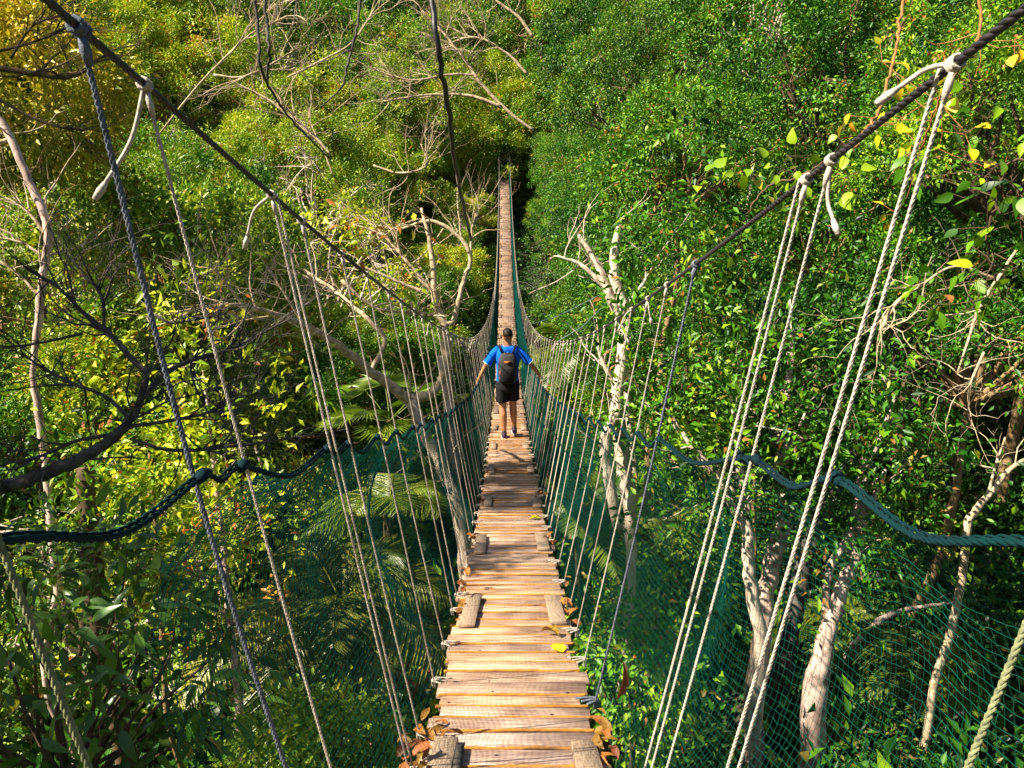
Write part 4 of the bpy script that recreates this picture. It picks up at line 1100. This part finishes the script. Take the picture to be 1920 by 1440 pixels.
for sgn, sh, el in ((-1, SHL, ELL), (1, SHR, ELR)):
    d = unit(el - sh); u = unit(np.array((0, 1., 0)) - d * d[1]); v = np.cross(d, u)
    mb.loft([ell(sh + (el - sh) * t, .0735, .070, 16, ax=(u, v)) for t in (.90, .965)], closed=False)
mb.obj('sleeve_hem', solid('hem_pale', (.45, .6, .75)), person, True).modifiers.new('t', 'SOLIDIFY').thickness = .003
# shorts
mb = MB()
mb.loft([ell((0, 0, z), rx, ry, 24) for z, rx, ry in ((.97, .17, .125), (.90, .182, .14), (.82, .188, .145), (.77, .18, .13))], closed=False)
for hp, kn_ in ((HIPL, KNL), (HIPR, KNR)):
    mb.loft([ell(hp + (kn_ - hp) * t, rx, ry, 18) for t, rx, ry in ((.05, .10, .125), (.25, .100, .12), (.5, .098, .112), (.70, .103, .115), (.74, .099, .11))], closed=False)
mb.obj('shorts', M['cloth_black'], person, True).modifiers.new('t', 'SOLIDIFY').thickness = .004
# hair
mb = MB(); rings = []
for t in np.linspace(0, 1, 9):
    a = t * math.pi * .54; rings.append(ell((0, .006 - .004 * t, 1.662 + .098 * math.cos(a)), (.083 - .006 * t) * math.sin(a) + .002, .098 * math.sin(a) + .002, 22))
rings = [r_ + np.stack([np.zeros(len(r_)), np.zeros(len(r_)), np.where(r_[:, 1] > .06, .02, 0) * (i / 8)], -1) for i, r_ in enumerate(rings)]
mb.loft(rings); mb.obj('hair', M['hair'], person, True)
for an_, yaw in ((ANL, -.05), (ANR, .1)):
    c = an_; mb = MB()
    rings = []
    for t, wv, hv, zz in ((-.085, .026, .030, .045), (-.06, .036, .042, .05), (0, .038, .05, .055), (.07, .045, .034, .042), (.14, .047, .026, .034), (.185, .036, .018, .028), (.2, .012, .008, .022)):
        rings.append(ell(c + np.array((0, t, -.095 + zz)), wv, hv, 14, ax=(np.array((1., 0, 0)), np.array((0, 0, 1.)))))
    mb.loft(rings); sh2 = mb.obj('shoe', M['shoe'], person, True)
    mb = MB(); so = []
    for zz in (0, .012, .024):
        th = np.arange(22) * 2 * math.pi / 22
        so.append(c + np.stack([np.cos(th) * (.046 - .006 * np.cos(th - 1.57)), .055 + np.sin(th) * .145, np.full(22, -.092 + zz)], -1))
    mb.loft(so); mb.obj('sole', M['sole'], sh2, True)
    mb = MB(); mb.loft([ell(c + np.array((0, -.006, z)), .041, .043, 14) for z in (-.03, 0, .035)], closed=False); mb.obj('sock', M['sock'], person, True)
# backpack, worn
pk = empty('backpack', (PX, PY - .12, float(dz(PY)) + .93))
tag(pk, 'dark grey daypack with orange trim on the back of the walking man', 'backpack')
mb = MB(); rings = []
for z, wx, wy, yo in ((0, .10, .05, -.03), (.04, .135, .085, -.045), (.14, .145, .10, -.055), (.28, .145, .095, -.05), (.39, .13, .08, -.04), (.45, .10, .055, -.03), (.475, .05, .025, -.025)):
    th = np.arange(24) * 2 * math.pi / 24; cx = np.sign(np.cos(th)) * np.abs(np.cos(th)) ** .6; sy = np.sign(np.sin(th)) * np.abs(np.sin(th)) ** .7
    rings.append(np.stack([cx * wx, sy * wy + yo, np.full(24, z)], -1))
mb.loft(rings); mb.obj('pack_body', M['pack'], pk, True)
mb = MB(); rings = []
for z, wx, wy in ((.03, .085, .02), (.06, .10, .035), (.18, .10, .04), (.25, .09, .03), (.27, .05, .01)):
    th = np.arange(20) * 2 * math.pi / 20; rings.append(np.stack([np.cos(th) * wx, np.sin(th) * wy - .145, np.full(20, z)], -1))
mb.loft(rings); mb.obj('pocket', M['cloth_black'], pk, True)
mb = MB(); mb.tube(np.array([(-.05, -.128, .36), (0, -.14, .35), (.05, -.128, .36)]), [.012, .022, .012], 8); mb.obj('emblem_patch', M['pack_orange'], pk, True)
mb = MB(); mb.tube(np.array([(-.12, -.09, .05), (-.115, -.125, .1), (-.11, -.13, .22)]), .007, 6); mb.tube(np.array([(.12, -.09, .06), (.112, -.128, .12)]), .006, 6); mb.obj('trim', M['pack_orange'], pk, True)
for s in (-1, 1):
    mb = MB(); mb.tube(spline([(s * .07, .02, .44), (s * .105, -.01, .52), (s * .12, .10, .555), (s * .125, .22, .50), (s * .13, .245, .36), (s * .135, .21, .18), (s * .13, .06, .06)], 6), .016, 7); mb.obj('strap', M['cloth_black'], pk, True)
mb = MB(); mb.tube(spline([(-.03, -.02, .47), (-.025, -.05, .51), (.025, -.05, .51), (.03, -.02, .47)], 5), .007, 6); mb.obj('handle', M['cloth_black'], pk, True)
